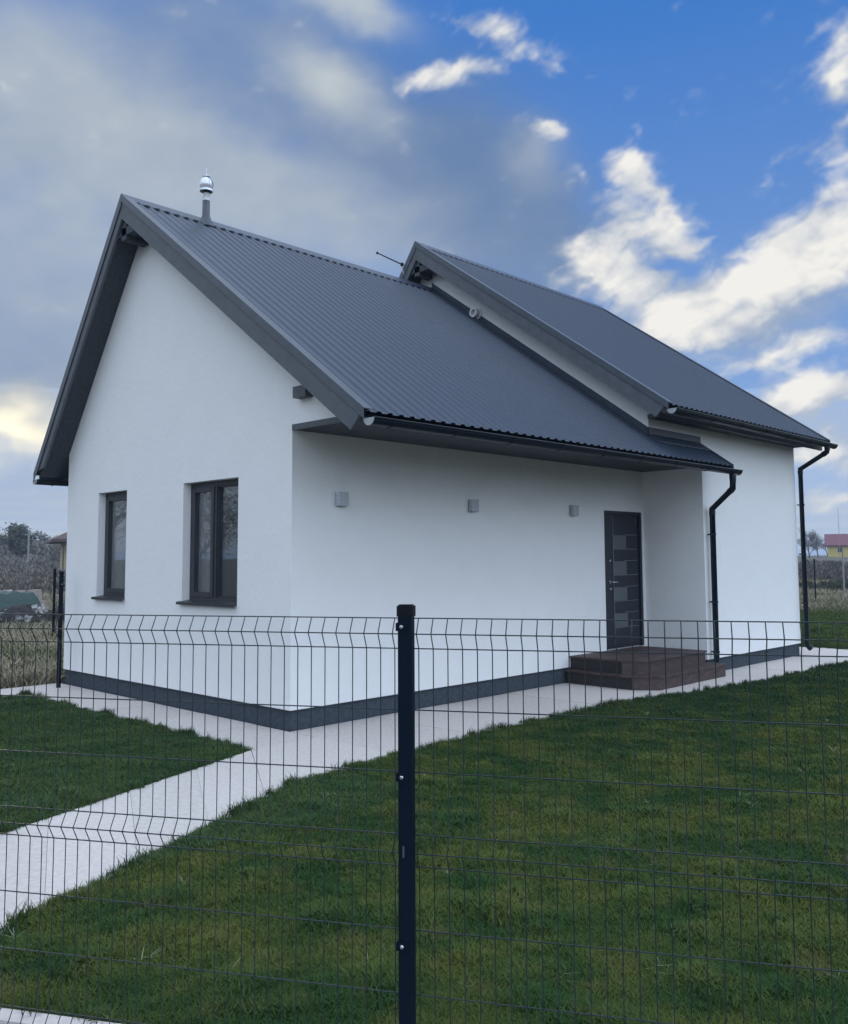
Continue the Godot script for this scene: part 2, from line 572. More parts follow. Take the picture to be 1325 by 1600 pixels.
func build_ground() -> void:
	var st := new_st()
	st.set_smooth_group(0)
	var radii := [0.0, 4.0, 9.0, 15.0, 20.0, 24.0, 28.0, 32.0, 37.0, 42.0, 48.0, 55.0, 63.0, 72.0, 84.0, 98.0, 115.0, 135.0, 160.0, 190.0, 230.0, 300.0, 420.0, 700.0, 1300.0, 2600.0]
	var n := 120
	for r in radii.size() - 1:
		for k in n:
			var p := []
			for s in [[r, k], [r, k + 1], [r + 1, k + 1], [r + 1, k]]:
				var a: float = TAU * (int(s[1]) % n) / n
				var x: float = -5.6 + sin(a) * radii[s[0]]
				var z: float = 7.4 - cos(a) * radii[s[0]]
				p.append(Vector3(x, land(x, z), z))
			if r > 0:
				tri(st, p[0], p[2], p[1])
			tri(st, p[0], p[3], p[2])
	var ground := obj("ground", st, M.field)
	kind(ground, "structure")
	tag(ground, "wide field of rough dry autumn grass round the garden and house", "ground")

	var f0 := FENCE_AT - FENCE_DIR * 7.0 - FENCE_OUT * 0.2
	var f1 := FENCE_AT + FENCE_DIR * 9.0 - FENCE_OUT * 0.2
	lawn_right = PackedVector2Array([Vector2(-0.55, 1.58), Vector2(0.4, 1.50), Vector2(1.84, 1.42), Vector2(3.9, 1.44), Vector2(5.2, 1.74), Vector2(6.9, 1.90), Vector2(9.6, 2.02), Vector2(11.6, 2.05),
		Vector2(11.75, -6.0), Vector2(23.0, -6.0), Vector2(23.0, 15.0), Vector2(f1.x, f1.z), Vector2(-3.95, 4.07), Vector2(-4.42, 3.26), Vector2(-4.05, 3.02), Vector2(-3.46, 2.72), Vector2(-2.47, 2.28), Vector2(-1.6, 1.86), Vector2(-1.15, 1.63)])
	lawn_left = PackedVector2Array([Vector2(-0.74, 0.42), Vector2(-0.74, -4.66), Vector2(-3.6, -4.66), Vector2(-9.0, -4.66), Vector2(-9.0, 2.5), Vector2(-6.0, 2.36), Vector2(-3.3, 1.37)])
	var lr := sheet("lawn", lawn_right, -0.012, M.soil, 0.03)
	tag(lr, "large mown lawn between the paved apron and the mesh fence", "lawn")
	var ll := sheet("lawn", lawn_left, -0.012, M.soil, 0.03)
	tag(ll, "smaller mown lawn left of the diagonal concrete path", "lawn")

	# poured apron round the house, in bays with narrow joints
	var bays := []
	var edge := func(x: float) -> float:      # the ragged line where the apron meets the big lawn
		var pts := [[0.0, 1.56], [0.4, 1.52], [1.84, 1.44], [3.9, 1.46], [5.2, 1.76], [6.9, 1.92], [9.6, 2.04], [11.8, 2.08]]
		for i in pts.size() - 1:
			if x <= pts[i + 1][0]:
				return lerpf(pts[i][1], pts[i + 1][1], (x - pts[i][0]) / (pts[i + 1][0] - pts[i][0]))
		return 2.08
	for i in 5:
		var za := -4.64 + i * 1.014
		bays.append([[-0.75, za], [-0.006, za], [-0.006, za + 1.010], [-0.75, za + 1.010]])
	bays.append([[-0.757, 0.432], [0.0, 0.432], [0.0, 1.56], [-0.56, 1.60], [-1.15, 1.64], [-1.626, 1.884], [-0.757, 0.436]])
	var cuts := [0.004, 1.14, 2.28, 3.42, 4.56, 5.70, 6.80, 7.95, 9.1, 10.22, 11.72]
	for i in cuts.size() - 1:
		var z0 := 0.0 if cuts[i] < 6.79 else 1.0
		var a: float = cuts[i]
		var b: float = cuts[i + 1] - 0.004
		bays.append([[a, z0], [b, z0], [b, edge.call(b)], [lerpf(a, b, 0.5), edge.call(lerpf(a, b, 0.5))], [a, edge.call(a)]])
	for i in 5:
		bays.append([[10.24, 0.99 - i * 1.4], [10.24, -0.406 - i * 1.4], [11.72, -0.406 - i * 1.4], [11.72, 0.99 - i * 1.4]])
	for i in 5:
		bays.append([[-1.2 - i * 1.2, -5.35], [-0.006 - i * 1.2, -5.35], [-0.006 - i * 1.2, -4.646], [-1.2 - i * 1.2, -4.646]])
	var apron := Node3D.new()
	apron.name = numbered("pavement")
	add_child(apron)
	kind(apron, "structure")
	tag(apron, "pale concrete apron running along the foot of the white house", "pavement")
	var k := 0
	for b in bays:
		var s := new_st()
		var ring := []
		for p in b:
			ring.append(Vector3(p[0], -0.09, p[1]))
		prism(s, ring, Vector3(0, 0.09 + 0.002 * (k % 2), 0))
		obj("concrete_bay", s, M.concrete if k % 2 else M.concrete_b, apron)
		k += 1
	var path := Node3D.new()
	path.name = numbered("path")
	add_child(path)
	kind(path, "structure")
	tag(path, "pale concrete path running from the house corner towards the gate", "path")
	var l0 := Vector2(-0.757, 0.43)
	var r0 := Vector2(-1.626, 1.884)
	var ld := Vector2(-0.938, 0.346)
	var rd := Vector2(-0.9, 0.43)
	for i in 7:
		var s := new_st()
		var ring := []
		for p in [l0 + ld * (i * 0.77 + 0.003), l0 + ld * (i + 1) * 0.77, r0 + rd * (i + 1) * 0.74, r0 + rd * (i * 0.74 + 0.003)]:
			ring.append(Vector3(p.x, -0.09, p.y))
		prism(s, ring, Vector3(0, 0.088 + 0.0015 * (i % 2), 0))
		obj("concrete_bay", s, M.concrete_b if i % 2 else M.concrete, path)
	# kerb and paving on the street side of the fence
	var kerb := Node3D.new()
	kerb.name = numbered("kerb")
	add_child(kerb)
	kind(kerb, "structure")
	tag(kerb, "pale concrete kerb line under the mesh fence", "kerb")
	for i in 16:
		var s := new_st()
		var c := FENCE_AT + FENCE_DIR * (-7.0 + i + 0.5) - FENCE_OUT * 0.15
		frame_box(s, c - Vector3(0, 0.05, 0), FENCE_DIR, Vector3.UP, FENCE_OUT, Vector3(0.4975, 0.068, 0.04))
		obj("kerb_stone", s, M.concrete if i % 2 else M.concrete_b, kerb)
	var street := Node3D.new()
	street.name = numbered("sidewalk")
	add_child(street)
	kind(street, "structure")
	tag(street, "grey concrete slabs on the outer side of the mesh fence", "pavement")
	for i in 30:
		for j in 4:
			var s := new_st()
			var c := FENCE_AT + FENCE_DIR * (-7.0 + i * 0.5 + 0.25) + FENCE_OUT * (-0.107 + j * 0.5 + 0.25)
			frame_box(s, c - Vector3(0, 0.06 + rng.randf() * 0.004, 0), FENCE_DIR, Vector3.UP, FENCE_OUT, Vector3(0.247, 0.06, 0.247))
			obj("paving_slab", s, M.paving, street)

# ---------------------------------------------------------------- the house
const SL := 0.7100
const SL_L := 1.3885

func roof_y(ridge: Vector2, z: float) -> float:      # ridge = (z, y)
	return ridge.y - (z - ridge.x) * SL if z > ridge.x else ridge.y - (ridge.x - z) * SL_L

func zy(x: float, pts: Array) -> Array:
	var r := []
	for p in pts:
		r.append(Vector3(x, p[1], p[0]))
	return r

func xy(z: float, pts: Array) -> Array:
	var r := []
	for p in pts:
		r.append(Vector3(p[0], p[1], z))
	return r

func ribbed(st: SurfaceTool, x0: float, x1: float, z_up: float, z_low: float, ridge: Vector2, phase := 0.0) -> void:   # trapezoid sheet running from z_up down to z_low
	var dz := z_low - z_up
	var a := Vector3(0, roof_y(ridge, z_up), z_up)
	var b := Vector3(0, roof_y(ridge, z_low), z_low)
	var n := Vector3(0, absf(dz), (a.y - b.y) * signf(dz)).normalized()
	var pitch := 0.14
	var xs := []
	var prof := [[0.0, 0.0], [0.066, 0.0], [0.082, 1.0], [0.124, 1.0]]
	var c := floorf((x0 - phase) / pitch) * pitch + phase
	xs.append([x0, 0.0])
	while c < x1:
		for p in prof:
			var x: float = c + p[0]
			if x > x0 + 0.002 and x < x1 - 0.002:
				xs.append([x, p[1]])
		c += pitch
	xs.append([x1, 0.0])
	for i in xs.size() - 1:
		var o0 := Vector3(xs[i][0], 0, 0) + n * (float(xs[i][1]) * 0.017)
		var o1 := Vector3(xs[i + 1][0], 0, 0) + n * (float(xs[i + 1][1]) * 0.016)
		var under := -n * 0.004
		if dz > 0:
			quad(st, b + o0, b + o1, a + o1, a + o0)
			quad(st, b + o1 + under, b + o0 + under, a + o0 + under, a + o1 + under)
			quad(st, b + o0 + under, b + o1 + under, b + o1, b + o0)
		else:
			quad(st, b + o1, b + o0, a + o0, a + o1)
			quad(st, b + o0 + under, b + o1 + under, a + o1 + under, a + o0 + under)
			quad(st, b + o1 + under, b + o0 + under, b + o0, b + o1)

func slope_strip(st: SurfaceTool, x0: float, x1: float, z_up: float, z_low: float, ridge: Vector2, top: float, bottom: float, cut := 0.0) -> void:   # a board that follows the roof between two heights above its surface; cut slants its lower end
	var s := signf(z_low - z_up)
	var pts := [[z_up, roof_y(ridge, z_up) + top], [z_low, roof_y(ridge, z_low) + top], [z_low - s * cut, roof_y(ridge, z_low - s * cut) + bottom], [z_up, roof_y(ridge, z_up) + bottom]]
	prism(st, zy(x0, pts), Vector3(x1 - x0, 0, 0))

func gutter(called: String, x0: float, x1: float, y: float, z: float, parent: Node, cap_pale: bool) -> MeshInstance3D:
	var st := new_st()
	var r := 0.066
	var inner := 0.058
	var n := 10
	st.set_smooth_group(0)
	for i in n:
		var t0 := PI + PI * i / n
		var t1 := PI + PI * (i + 1) / n
		var a := Vector3(0, sin(t0), cos(t0))
		var b := Vector3(0, sin(t1), cos(t1))
		var o0 := Vector3(x0, y, z)
		var o1 := Vector3(x1, y, z)
		quad(st, o0 + a * r, o0 + b * r, o1 + b * r, o1 + a * r)
		quad(st, o1 + a * inner, o1 + b * inner, o0 + b * inner, o0 + a * inner)
	st.set_smooth_group(-1)
	for s in [-1.0, 1.0]:
		quad(st, Vector3(x0, y, z + s * r), Vector3(x1, y, z + s * r), Vector3(x1, y, z + s * inner), Vector3(x0, y, z + s * inner))
	tube(st, [Vector3(x0, y, z + r), Vector3(x1, y, z + r)], [0.009, 0.009], 8)
	var g := obj(called, st, M.gutter, parent)
	for e in 2:
		var s := new_st()
		var x := x0 if e == 0 else x1
		var ring := []
		for i in 11:
			var t := PI + PI * i / 10
			ring.append(Vector3(x - 0.004, y + sin(t) * (r + 0.003), z + cos(t) * (r + 0.003)))
		prism(s, ring, Vector3(0.008, 0, 0))
		obj("end_cap", s, M.gutter_cap if cap_pale and e == 0 else M.gutter, g)
	var xx := x0 + 0.25
	while xx < x1 - 0.1:
		var s := new_st()
		box(s, Vector3(xx - 0.012, y - 0.004, z - r - 0.03), Vector3(xx + 0.012, y + 0.004, z + r + 0.012))
		for i in 6:
			var t0 := PI + PI * i / 6
			var t1 := PI + PI * (i + 1) / 6
			var m := (Vector3(0, sin(t0), cos(t0)) + Vector3(0, sin(t1), cos(t1))) * 0.5
			var tg := (Vector3(0, sin(t1), cos(t1)) - Vector3(0, sin(t0), cos(t0)))
			frame_box(s, Vector3(xx, y, z) + m * (r + 0.004), Vector3.RIGHT, m.normalized(), tg.normalized(), Vector3(0.012, 0.003, tg.length() * (r + 0.004) * 0.5 + 0.002))
		obj("gutter_bracket", s, M.gutter, g)
		xx += 0.85
	return g

func downpipe(path: Array, clips: Array, wall_z: float, parent: Node) -> void:
	var st := new_st()
	var rad := []
	for p in path:
		rad.append(0.042)
	tube(st, path, rad, 14)
	lathe(st, (path[0] as Vector3) + Vector3(0, 0.0, 0), [Vector2(0.044, -0.12), Vector2(0.05, -0.04), Vector2(0.05, 0.02), Vector2(0.0, 0.02)], 14)
	var g := obj("downpipe", st, M.gutter, parent)
	var last: Vector3 = path[path.size() - 1]
	for i in path.size() - 2:      # sleeves at the bends
		var s := new_st()
		var p: Vector3 = path[i + 1]
		var d: Vector3 = ((path[i + 2] as Vector3) - p).normalized()
		tube(s, [p + d * 0.02, p + d * 0.09], [0.047, 0.047], 14)
		obj("pipe_sleeve", s, M.gutter, g)
	for y in clips:
		var s := new_st()
		var c := Vector3(path[path.size() - 2].x, y, path[path.size() - 2].z)
		tube(s, [c - Vector3(0, 0.014, 0), c + Vector3(0, 0.014, 0)], [0.048, 0.048], 14)
		box(s, Vector3(c.x - 0.075, y - 0.016, c.z - 0.012), Vector3(c.x - 0.047, y + 0.016, c.z + 0.012))
		box(s, Vector3(c.x - 0.01, y - 0.01, wall_z), Vector3(c.x + 0.01, y + 0.01, c.z - 0.046))
		obj("pipe_clip", s, M.gutter, g)

func window(z0: float, z1: float, y0: float, y1: float, mullions: Array, parent: Node) -> void:
	var x := 0.10       # face of the frame behind the wall's face
	var st := new_st()
	var t := 0.055
	for b in [[z0, z0 + t, y0, y1], [z1 - t, z1, y0, y1], [z0 + t, z1 - t, y0, y0 + t], [z0 + t, z1 - t, y1 - t, y1]]:
		box(st, Vector3(x, b[2], b[0]), Vector3(x + 0.07, b[3], b[1]))
	for m in mullions:
		box(st, Vector3(x, y0 + t, m - 0.022), Vector3(x + 0.07, y1 - t, m + 0.022))
	var w := obj("window", st, M.frame, parent)
	var cuts := [z0 + t]
	for m in mullions:
		cuts.append(m - 0.022); cuts.append(m + 0.022)
	cuts.append(z1 - t)
	for i in range(0, cuts.size(), 2):
		var a: float = cuts[i]
		var b: float = cuts[i + 1]
		var f := 0.062 if i == 0 or mullions.is_empty() else 0.022
		var s := new_st()
		var ya := y0 + t
		var yb := y1 - t
		var xs := x - 0.012 if f > 0.05 else x + 0.012
		for q in [[a, a + f, ya, yb], [b - f, b, ya, yb], [a + f, b - f, ya, ya + f], [a + f, b - f, yb - f, yb]]:
			box(s, Vector3(xs, q[2] + 0.003, q[0] + 0.003), Vector3(xs + 0.06, q[3] - 0.003, q[1] - 0.003))
		obj("sash", s, M.frame, w)
		var g := new_st()
		box(g, Vector3(xs + 0.03, ya + f, a + f), Vector3(xs + 0.034, yb - f, b - f))
		obj("pane", g, M.glass, w)
		g = new_st()
		box(g, Vector3(xs + 0.046, ya + f, a + f), Vector3(xs + 0.050, yb - f, b - f))
		obj("inner_pane", g, M.glass, w)
	var s2 := new_st()
	# folded metal sill with a small drip edge
	prism(s2, [Vector3(x, y0 + 0.02, z0 - 0.035), Vector3(-0.055, y0 - 0.002, z0 - 0.035), Vector3(-0.055, y0 - 0.032, z0 - 0.035), Vector3(-0.045, y0 - 0.032, z0 - 0.035), Vector3(-0.045, y0 - 0.012, z0 - 0.035), Vector3(x, y0 + 0.006, z0 - 0.035)], Vector3(0, 0, z1 - z0 - 0.025))
	obj("sill", s2, M.sill, w)

func build_house() -> void:
	var h := thing("house", "white rendered house with two stepped dark grey metal roofs", "house")
	var r1 := Vector2(-3.127, 6.324)
	var r2 := Vector2(-3.167, 7.066)
	var xa := 5.301
	var xb := 6.803
	var xe := 10.218
	var P := 1.017
	var wz := -5.241
	var th := 0.3
	var base := 0.206

	# ---- walls
	var st := new_st()
	var ys := [1.235, 2.627]
	for p in [[wz, 0.0, base, ys[0]], [wz, -4.29, ys[0], ys[1]], [-3.50, -2.11, ys[0], ys[1]], [-0.965, 0.0, ys[0], ys[1]]]:
		box(st, Vector3(0, p[2], p[0]), Vector3(th, p[3], p[1]))
	prism(st, zy(0.0, [[wz, ys[1]], [0.0, ys[1]], [0.0, 3.106], [1.30, 3.106], [1.30, roof_y(r1, 1.30) - 0.06], [r1.x, r1.y - 0.06], [wz, roof_y(r1, wz) - 0.06]]), Vector3(th, 0, 0))
	obj("gable_wall", st, M.render, h)
	st = new_st()
	for p in [[th, 5.700, base, 3.106], [6.755, xb + th, base, 3.106], [5.700, 6.755, 2.414, 3.106], [5.700, 6.755, base, 0.36]]:
		box(st, Vector3(p[0], p[2], -th), Vector3(p[1], p[3], 0.0))
	obj("side_wall", st, M.render, h)
	st = new_st()
	prism(st, xy(P - th, [[xb, base], [xe, base], [xe, 3.66], [xa, 3.66], [xa, 3.11], [xb, 3.11]]), Vector3(0, 0, th))
	box(st, Vector3(xb, base, 0.0), Vector3(xb + th, 3.11, P - th))
	obj("side_wall", st, M.render, h)
	st = new_st()
	prism(st, zy(xa, [[wz, 3.08], [P - th, 3.08], [P - th, 3.66], [1.34, 3.66], [1.34, roof_y(r2, 1.34) - 0.06], [r2.x, r2.y - 0.06], [wz, roof_y(r2, wz) - 0.06]]), Vector3(th, 0, 0))
	obj("gable_wall", st, M.render, h)
	st = new_st()
	prism(st, zy(xe - th, [[wz, base], [P - th, base], [P - th, 3.66], [1.34, 3.66], [1.34, roof_y(r2, 1.34) - 0.06], [r2.x, r2.y - 0.06], [wz, roof_y(r2, wz) - 0.06]]), Vector3(th, 0, 0))
	obj("gable_wall", st, M.render, h)
	st = new_st()
	box(st, Vector3(th, base, wz), Vector3(xe - th, 3.2, wz + th))
	obj("back_wall", st, M.render, h)
	# ---- plinth, set back a little under the render
	st = new_st()
	var s := 0.022
	box(st, Vector3(s, -0.12, wz + s), Vector3(th, base, -s))
	box(st, Vector3(th, -0.12, -th), Vector3(xb + th, base, -s))
	box(st, Vector3(xb + s, -0.12, -s), Vector3(xb + th, base, P - th))
	box(st, Vector3(xb + s, -0.12, P - th), Vector3(xe - s, base, P - s))
	box(st, Vector3(xe - th, -0.12, wz + s), Vector3(xe - s, base, P - th))
	box(st, Vector3(th, -0.12, wz + s), Vector3(xe - th, base, wz + th))
	obj("plinth", st, M.plinth, h)
	st = new_st()      # thin metal drip rail between render and plinth
	box(st, Vector3(-0.004, base - 0.008, wz), Vector3(s, base, 0.004))
	box(st, Vector3(s, base - 0.008, -s), Vector3(5.7, base, 0.004))
	box(st, Vector3(xb + s, base - 0.008, P - s), Vector3(xe + 0.004, base, P + 0.004))
	obj("drip_rail", st, M.frame, h)
	# ---- inside: floor, ceiling and a partition
	st = new_st()
	box(st, Vector3(th, 0.2, wz + th), Vector3(xe - th, 0.32, -th))
	obj("floor", st, M.interior_floor, h)
	st = new_st()
	box(st, Vector3(th, 2.9, wz + th), Vector3(xe - th, 3.0, -th))
	box(st, Vector3(4.2, 0.32, wz + th), Vector3(4.35, 2.9, -th))
	box(st, Vector3(th, 0.32, -2.9), Vector3(4.2, 2.9, -2.8))
	obj("partition", st, M.interior, h)

	# ---- windows
	window(-4.29, -3.44, ys[0], ys[1], [], h)
	window(-2.11, -0.905, ys[0], ys[1], [-1.57], h)
	# ---- door
	st = new_st()
	box(st, Vector3(5.700, 0.36, -0.12), Vector3(5.755, 2.414, -0.012))
	box(st, Vector3(6.700, 0.36, -0.12), Vector3(6.755, 2.414, -0.012))
	box(st, Vector3(5.755, 2.36, -0.12), Vector3(6.700, 2.414, -0.012))
	var door := obj("door", st, M.door, h)
	st = new_st()
	box(st, Vector3(5.758, 0.372, -0.10), Vector3(6.697, 2.357, -0.035))
	obj("leaf", st, M.door, door)
	var dx0 := 5.985
	var dx1 := 6.645
	for b in [[2.07, 2.335], [1.68, 1.83], [1.29, 1.44], [0.90, 1.05], [0.42, 0.66]]:
		st = new_st()
		box(st, Vector3(dx0, b[0], -0.035), Vector3(dx1, b[1], -0.027))
		obj("raised_panel", st, M.door_panel, door)
	for y in [1.85, 1.46, 1.07, 0.68]:
		st = new_st()
		box(st, Vector3(dx0, y, -0.035), Vector3(dx0 + 0.36, y + 0.20, -0.031))
		obj("glass_panel", st, M.frosted, door)
		st = new_st()
		box(st, Vector3(dx0 + 0.365, y, -0.035), Vector3(dx1, y + 0.20, -0.029))
		obj("raised_panel", st, M.door_panel, door)
		for e in [y - 0.012, y + 0.206]:
			st = new_st()
			box(st, Vector3(dx0 + (0.30 if e > y else 0.0), e, -0.035), Vector3(dx1, e + 0.007, -0.024))
			obj("inlay_strip", st, M.strip, door)
	st = new_st()
	box(st, Vector3(dx0 - 0.016, 0.42, -0.035), Vector3(dx0 - 0.006, 2.335, -0.026))
	obj("inlay_strip", st, M.strip, door)
	for y in [1.67, 1.25]:
		st = new_st()
		tube(st, [Vector3(5.865, y, -0.035), Vector3(5.865, y, -0.022), Vector3(5.865, y, -0.008)], [0.026, 0.026, 0.018], 14)
		obj("lock", st, M.steel, door)
	st = new_st()
	tube(st, [Vector3(5.865, 1.35, -0.035), Vector3(5.865, 1.35, -0.024)], [0.027, 0.027], 14)
	tube(st, [Vector3(5.865, 1.35, -0.024), Vector3(5.865, 1.35, 0.018), Vector3(5.88, 1.35, 0.024), Vector3(6.0, 1.35, 0.024)], [0.01, 0.01, 0.01, 0.009], 10)
	obj("handle", st, M.steel, door)
	st = new_st()
	tube(st, [Vector3(6.60, 2.27, -0.028), Vector3(6.60, 2.27, -0.02)], [0.012, 0.012], 10)
	obj("badge", st, M.steel, door)

	# ---- roofs
	var specs := [
		{"r": r1, "x0": -0.348, "x1": xa, "e": 1.513, "l": -5.57, "ext": xb, "P": P, "so": 3.05, "wall": 0.0},
		{"r": r2, "x0": xa - 0.363, "x1": xe + 0.307, "e": 1.537, "l": -5.70, "ext": 0.0, "P": P, "so": 3.63, "wall": P}]
	for q in specs:
		var r: Vector2 = q.r
		var x0: float = q.x0
		var x1: float = q.x1
		var e: float = q.e
		var l: float = q.l
		var far: float = maxf(q.ext, x1)
		# slab of rafters and boarding under the sheets
		st = new_st()
		for side in [[e - 0.13, 1.0], [l + 0.10, -1.0]]:
			var ez: float = side[0]
			prism(st, zy(x0 + 0.036, [[r.x, r.y - 0.03], [ez, roof_y(r, ez) - 0.03], [ez, roof_y(r, ez) - 0.16], [r.x, r.y - 0.20]]), Vector3(x1 - x0 - 0.04 - (0.036 if q.ext == 0.0 else 0.0), 0, 0))
		if q.ext > 0.0:
			prism(st, zy(x1 - 0.004, [[P, roof_y(r, P) - 0.03], [e - 0.13, roof_y(r, e - 0.13) - 0.03], [e - 0.13, roof_y(r, e - 0.13) - 0.16], [P, roof_y(r, P) - 0.16]]), Vector3(far - x1 - 0.02, 0, 0))
		obj("roof_boarding", st, M.soffit, h)
		# flat soffit of boards under the eaves, with its closing edge
		var w: float = q.wall
		var so: float = q.so
		var nb := 7
		for i in nb:
			st = new_st()
			var za := lerpf(w, e - 0.15, float(i) / nb)
			var zb := lerpf(w, e - 0.15, float(i + 1) / nb) - 0.004
			box(st, Vector3(maxf(x0 + 0.348, x0 + 0.34), so, za + (0.002 if i == 0 else 0.0)), Vector3(far - 0.02 - (0.28 if q.ext == 0.0 else 0.0), so + 0.022, zb))
			obj("soffit_board", st, M.soffit, h)
		st = new_st()
		box(st, Vector3(x0 + 0.342, so - 0.004, w + 0.002), Vector3(x0 + 0.366, so + 0.055, e - 0.15))
		obj("soffit_edge", st, M.trim, h)
		# fascia
		st = new_st()
		box(st, Vector3(x0 + 0.036, so - 0.06, e - 0.148), Vector3(far - 0.03, roof_y(r, e - 0.148) - 0.035, e - 0.125))
		obj("fascia", st, M.gutter, h)
		st = new_st()
		box(st, Vector3(x0 + 0.036, roof_y(r, l + 0.1) - 0.2, l + 0.075), Vector3(x1 - 0.04, roof_y(r, l + 0.1) - 0.04, l + 0.098))
		box(st, Vector3(x0 + 0.3, roof_y(r, l + 0.1) - 0.2, l + 0.1), Vector3(x1 - 0.3, roof_y(r, l + 0.1) - 0.18, wz - 0.002))
		obj("fascia", st, M.gutter, h)
		# sheets
		st = new_st()
		ribbed(st, x0 + 0.02, x1, r.x + 0.02, e, r)
		if q.ext > 0.0:
			ribbed(st, x1, far, P + 0.003, e, r)
		obj("roof_sheet", st, M.roof, h)
		st = new_st()
		ribbed(st, x0 + 0.02, x1, r.x - 0.02, l, r)
		obj("roof_sheet", st, M.roof, h)
		# ridge cap
		st = new_st()
		prism(st, zy(x0 + 0.01, [[r.x - 0.11, roof_y(r, r.x - 0.11) + 0.026], [r.x, r.y + 0.040], [r.x + 0.17, roof_y(r, r.x + 0.17) + 0.026], [r.x + 0.17, roof_y(r, r.x + 0.17) + 0.022], [r.x, r.y + 0.034], [r.x - 0.11, roof_y(r, r.x - 0.11) + 0.022]]), Vector3(x1 - x0 - 0.01, 0, 0))
		obj("ridge_cap", st, M.roof, h)
		st = new_st()      # the dark ventilated gap below the cap
		var c := x0 + 0.1
		while c < x1 - 0.05:
			box(st, Vector3(c, roof_y(r, r.x + 0.16) - 0.002, r.x + 0.10), Vector3(c + 0.062, roof_y(r, r.x + 0.16) + 0.03, r.x + 0.165))
			c += 0.14
		kind(obj("ridge_comb", st, M.dark, h), "stuff")
		# barge boards and verge flashing, near end then far end
		for b in [[x0, x0 + 0.034, x0 - 0.014, x0 + 0.10], [x1 - 0.034, x1, x1 - 0.10, x1 + 0.014]]:
			if q.ext > 0.0 and b[0] > 1.0:
				continue
			st = new_st()
			slope_strip(st, b[0], b[1], r.x, e - 0.03, r, -0.004, -0.285, 0.16)
			obj("barge_board", st, M.barge, h)
			st = new_st()
			slope_strip(st, b[0], b[1], r.x, l + 0.04, r, -0.004, -0.30, 0.24)
			obj("barge_board", st, M.barge, h)
			st = new_st()
			slope_strip(st, b[2], b[3], r.x, e + 0.004, r, 0.034, 0.026)
			slope_strip(st, b[2] if b[0] < 8.0 and b[0] == x0 else b[3] - 0.003, b[2] + 0.003 if b[0] == x0 else b[3], r.x, e + 0.004, r, 0.026, -0.065)
			obj("verge_flashing", st, M.trim, h)
			st = new_st()
			slope_strip(st, b[2], b[3], r.x, l - 0.004, r, 0.040, 0.028)
			slope_strip(st, b[2] if b[0] == x0 else b[3] - 0.003, b[2] + 0.003 if b[0] == x0 else b[3], r.x, l - 0.004, r, 0.028, -0.12)
			obj("verge_flashing", st, M.trim, h)
		# ridge and eaves beams that show under the overhang
		st = new_st()
		box(st, Vector3(x0 + 0.036, r.y - 0.56, r.x - 0.06), Vector3(x0 + 0.346, r.y - 0.22, r.x + 0.06))
		box(st, Vector3(x0 + 0.036, r.y - 0.50, r.x - 0.14), Vector3(x0 + 0.20, r.y - 0.40, r.x + 0.28))
		obj("ridge_beam", st, M.soffit, h)
		if q.ext > 0.0:
			st = new_st()
			box(st, Vector3(-0.10, 3.35, 0.135), Vector3(-0.002, 3.465, 0.34))
			obj("eaves_beam", st, M.barge, h)
		# gutters
		gutter("gutter", x0 + 0.02, (far + 0.08) if q.ext > 0.0 else x1 + 0.09, roof_y(r, e) - 0.062, e + 0.035, h, true)
		gutter("gutter", x0 + 0.02, x1 + (0.05 if q.ext == 0.0 else -0.02), roof_y(r, l) - 0.06, l - 0.03, h, true)
	# the verge of the lower roof where it runs past the upper wall
	st = new_st()
	slope_strip(st, xb - 0.01, xb + 0.012, P + 0.004, 1.517, r1, 0.03, -0.10)
	obj("verge_flashing", st, M.roof, h)
	# flashing of the lower roof against the upper walls
	st = new_st()
	slope_strip(st, xa - 0.012, xa - 0.002, r1.x, P + 0.012, r1, 0.125, 0.0)
	slope_strip(st, xa - 0.14, xa - 0.012, r1.x, P + 0.012, r1, 0.032, 0.024)
	obj("wall_flashing", st, M.roof, h)
	st = new_st()
	box(st, Vector3(xa - 0.012, roof_y(r1, P) - 0.02, P + 0.002), Vector3(xb - 0.04, roof_y(r1, P) + 0.125, P + 0.014))
	prism(st, zy(xa - 0.012, [[P + 0.014, roof_y(r1, P + 0.014) + 0.045], [P + 0.17, roof_y(r1, P + 0.17) + 0.034], [P + 0.17, roof_y(r1, P + 0.17) + 0.026], [P + 0.014, roof_y(r1, P + 0.014) + 0.03]]), Vector3(xb - xa - 0.03, 0, 0))
	obj("wall_flashing", st, M.roof, h)
	# downpipes
	downpipe([Vector3(6.70, 2.90, 1.55), Vector3(6.70, 2.70, 1.545), Vector3(6.925, 2.43, 1.10), Vector3(6.925, 0.17, 1.10)], [2.05, 1.05, 0.32], P, h)
	downpipe([Vector3(10.30, 3.66, 1.572), Vector3(10.30, 3.52, 1.565), Vector3(10.27, 3.25, 1.10), Vector3(10.285, 0.17, 1.10), Vector3(10.33, 0.11, 1.14)], [2.62, 1.75, 0.9, 0.34], P, h)
	# flue by the ridge, with its revolving cowl
	var fz := -3.02
	st = new_st()
	lathe(st, Vector3(0.80, 0, fz), [Vector2(0.12, 6.20), Vector2(0.075, 6.30), Vector2(0.052, 6.36), Vector2(0.050, 6.57), Vector2(0.0, 6.57)], 18)
	var flue := obj("flue", st, M.trim, h)
	st = new_st()
	lathe(st, Vector3(0.80, 0, fz), [Vector2(0.046, 6.57), Vector2(0.046, 6.655), Vector2(0.055, 6.66), Vector2(0.055, 6.665)], 18)
	obj("flue_collar", st, M.plastic_white, flue)
	st = new_st()
	lathe(st, Vector3(0.80, 0, fz), [Vector2(0.050, 6.66), Vector2(0.056, 6.665), Vector2(0.056, 6.70), Vector2(0.0, 6.70)], 18)
	obj("flue_ring", st, M.gutter, flue)
	st = new_st()
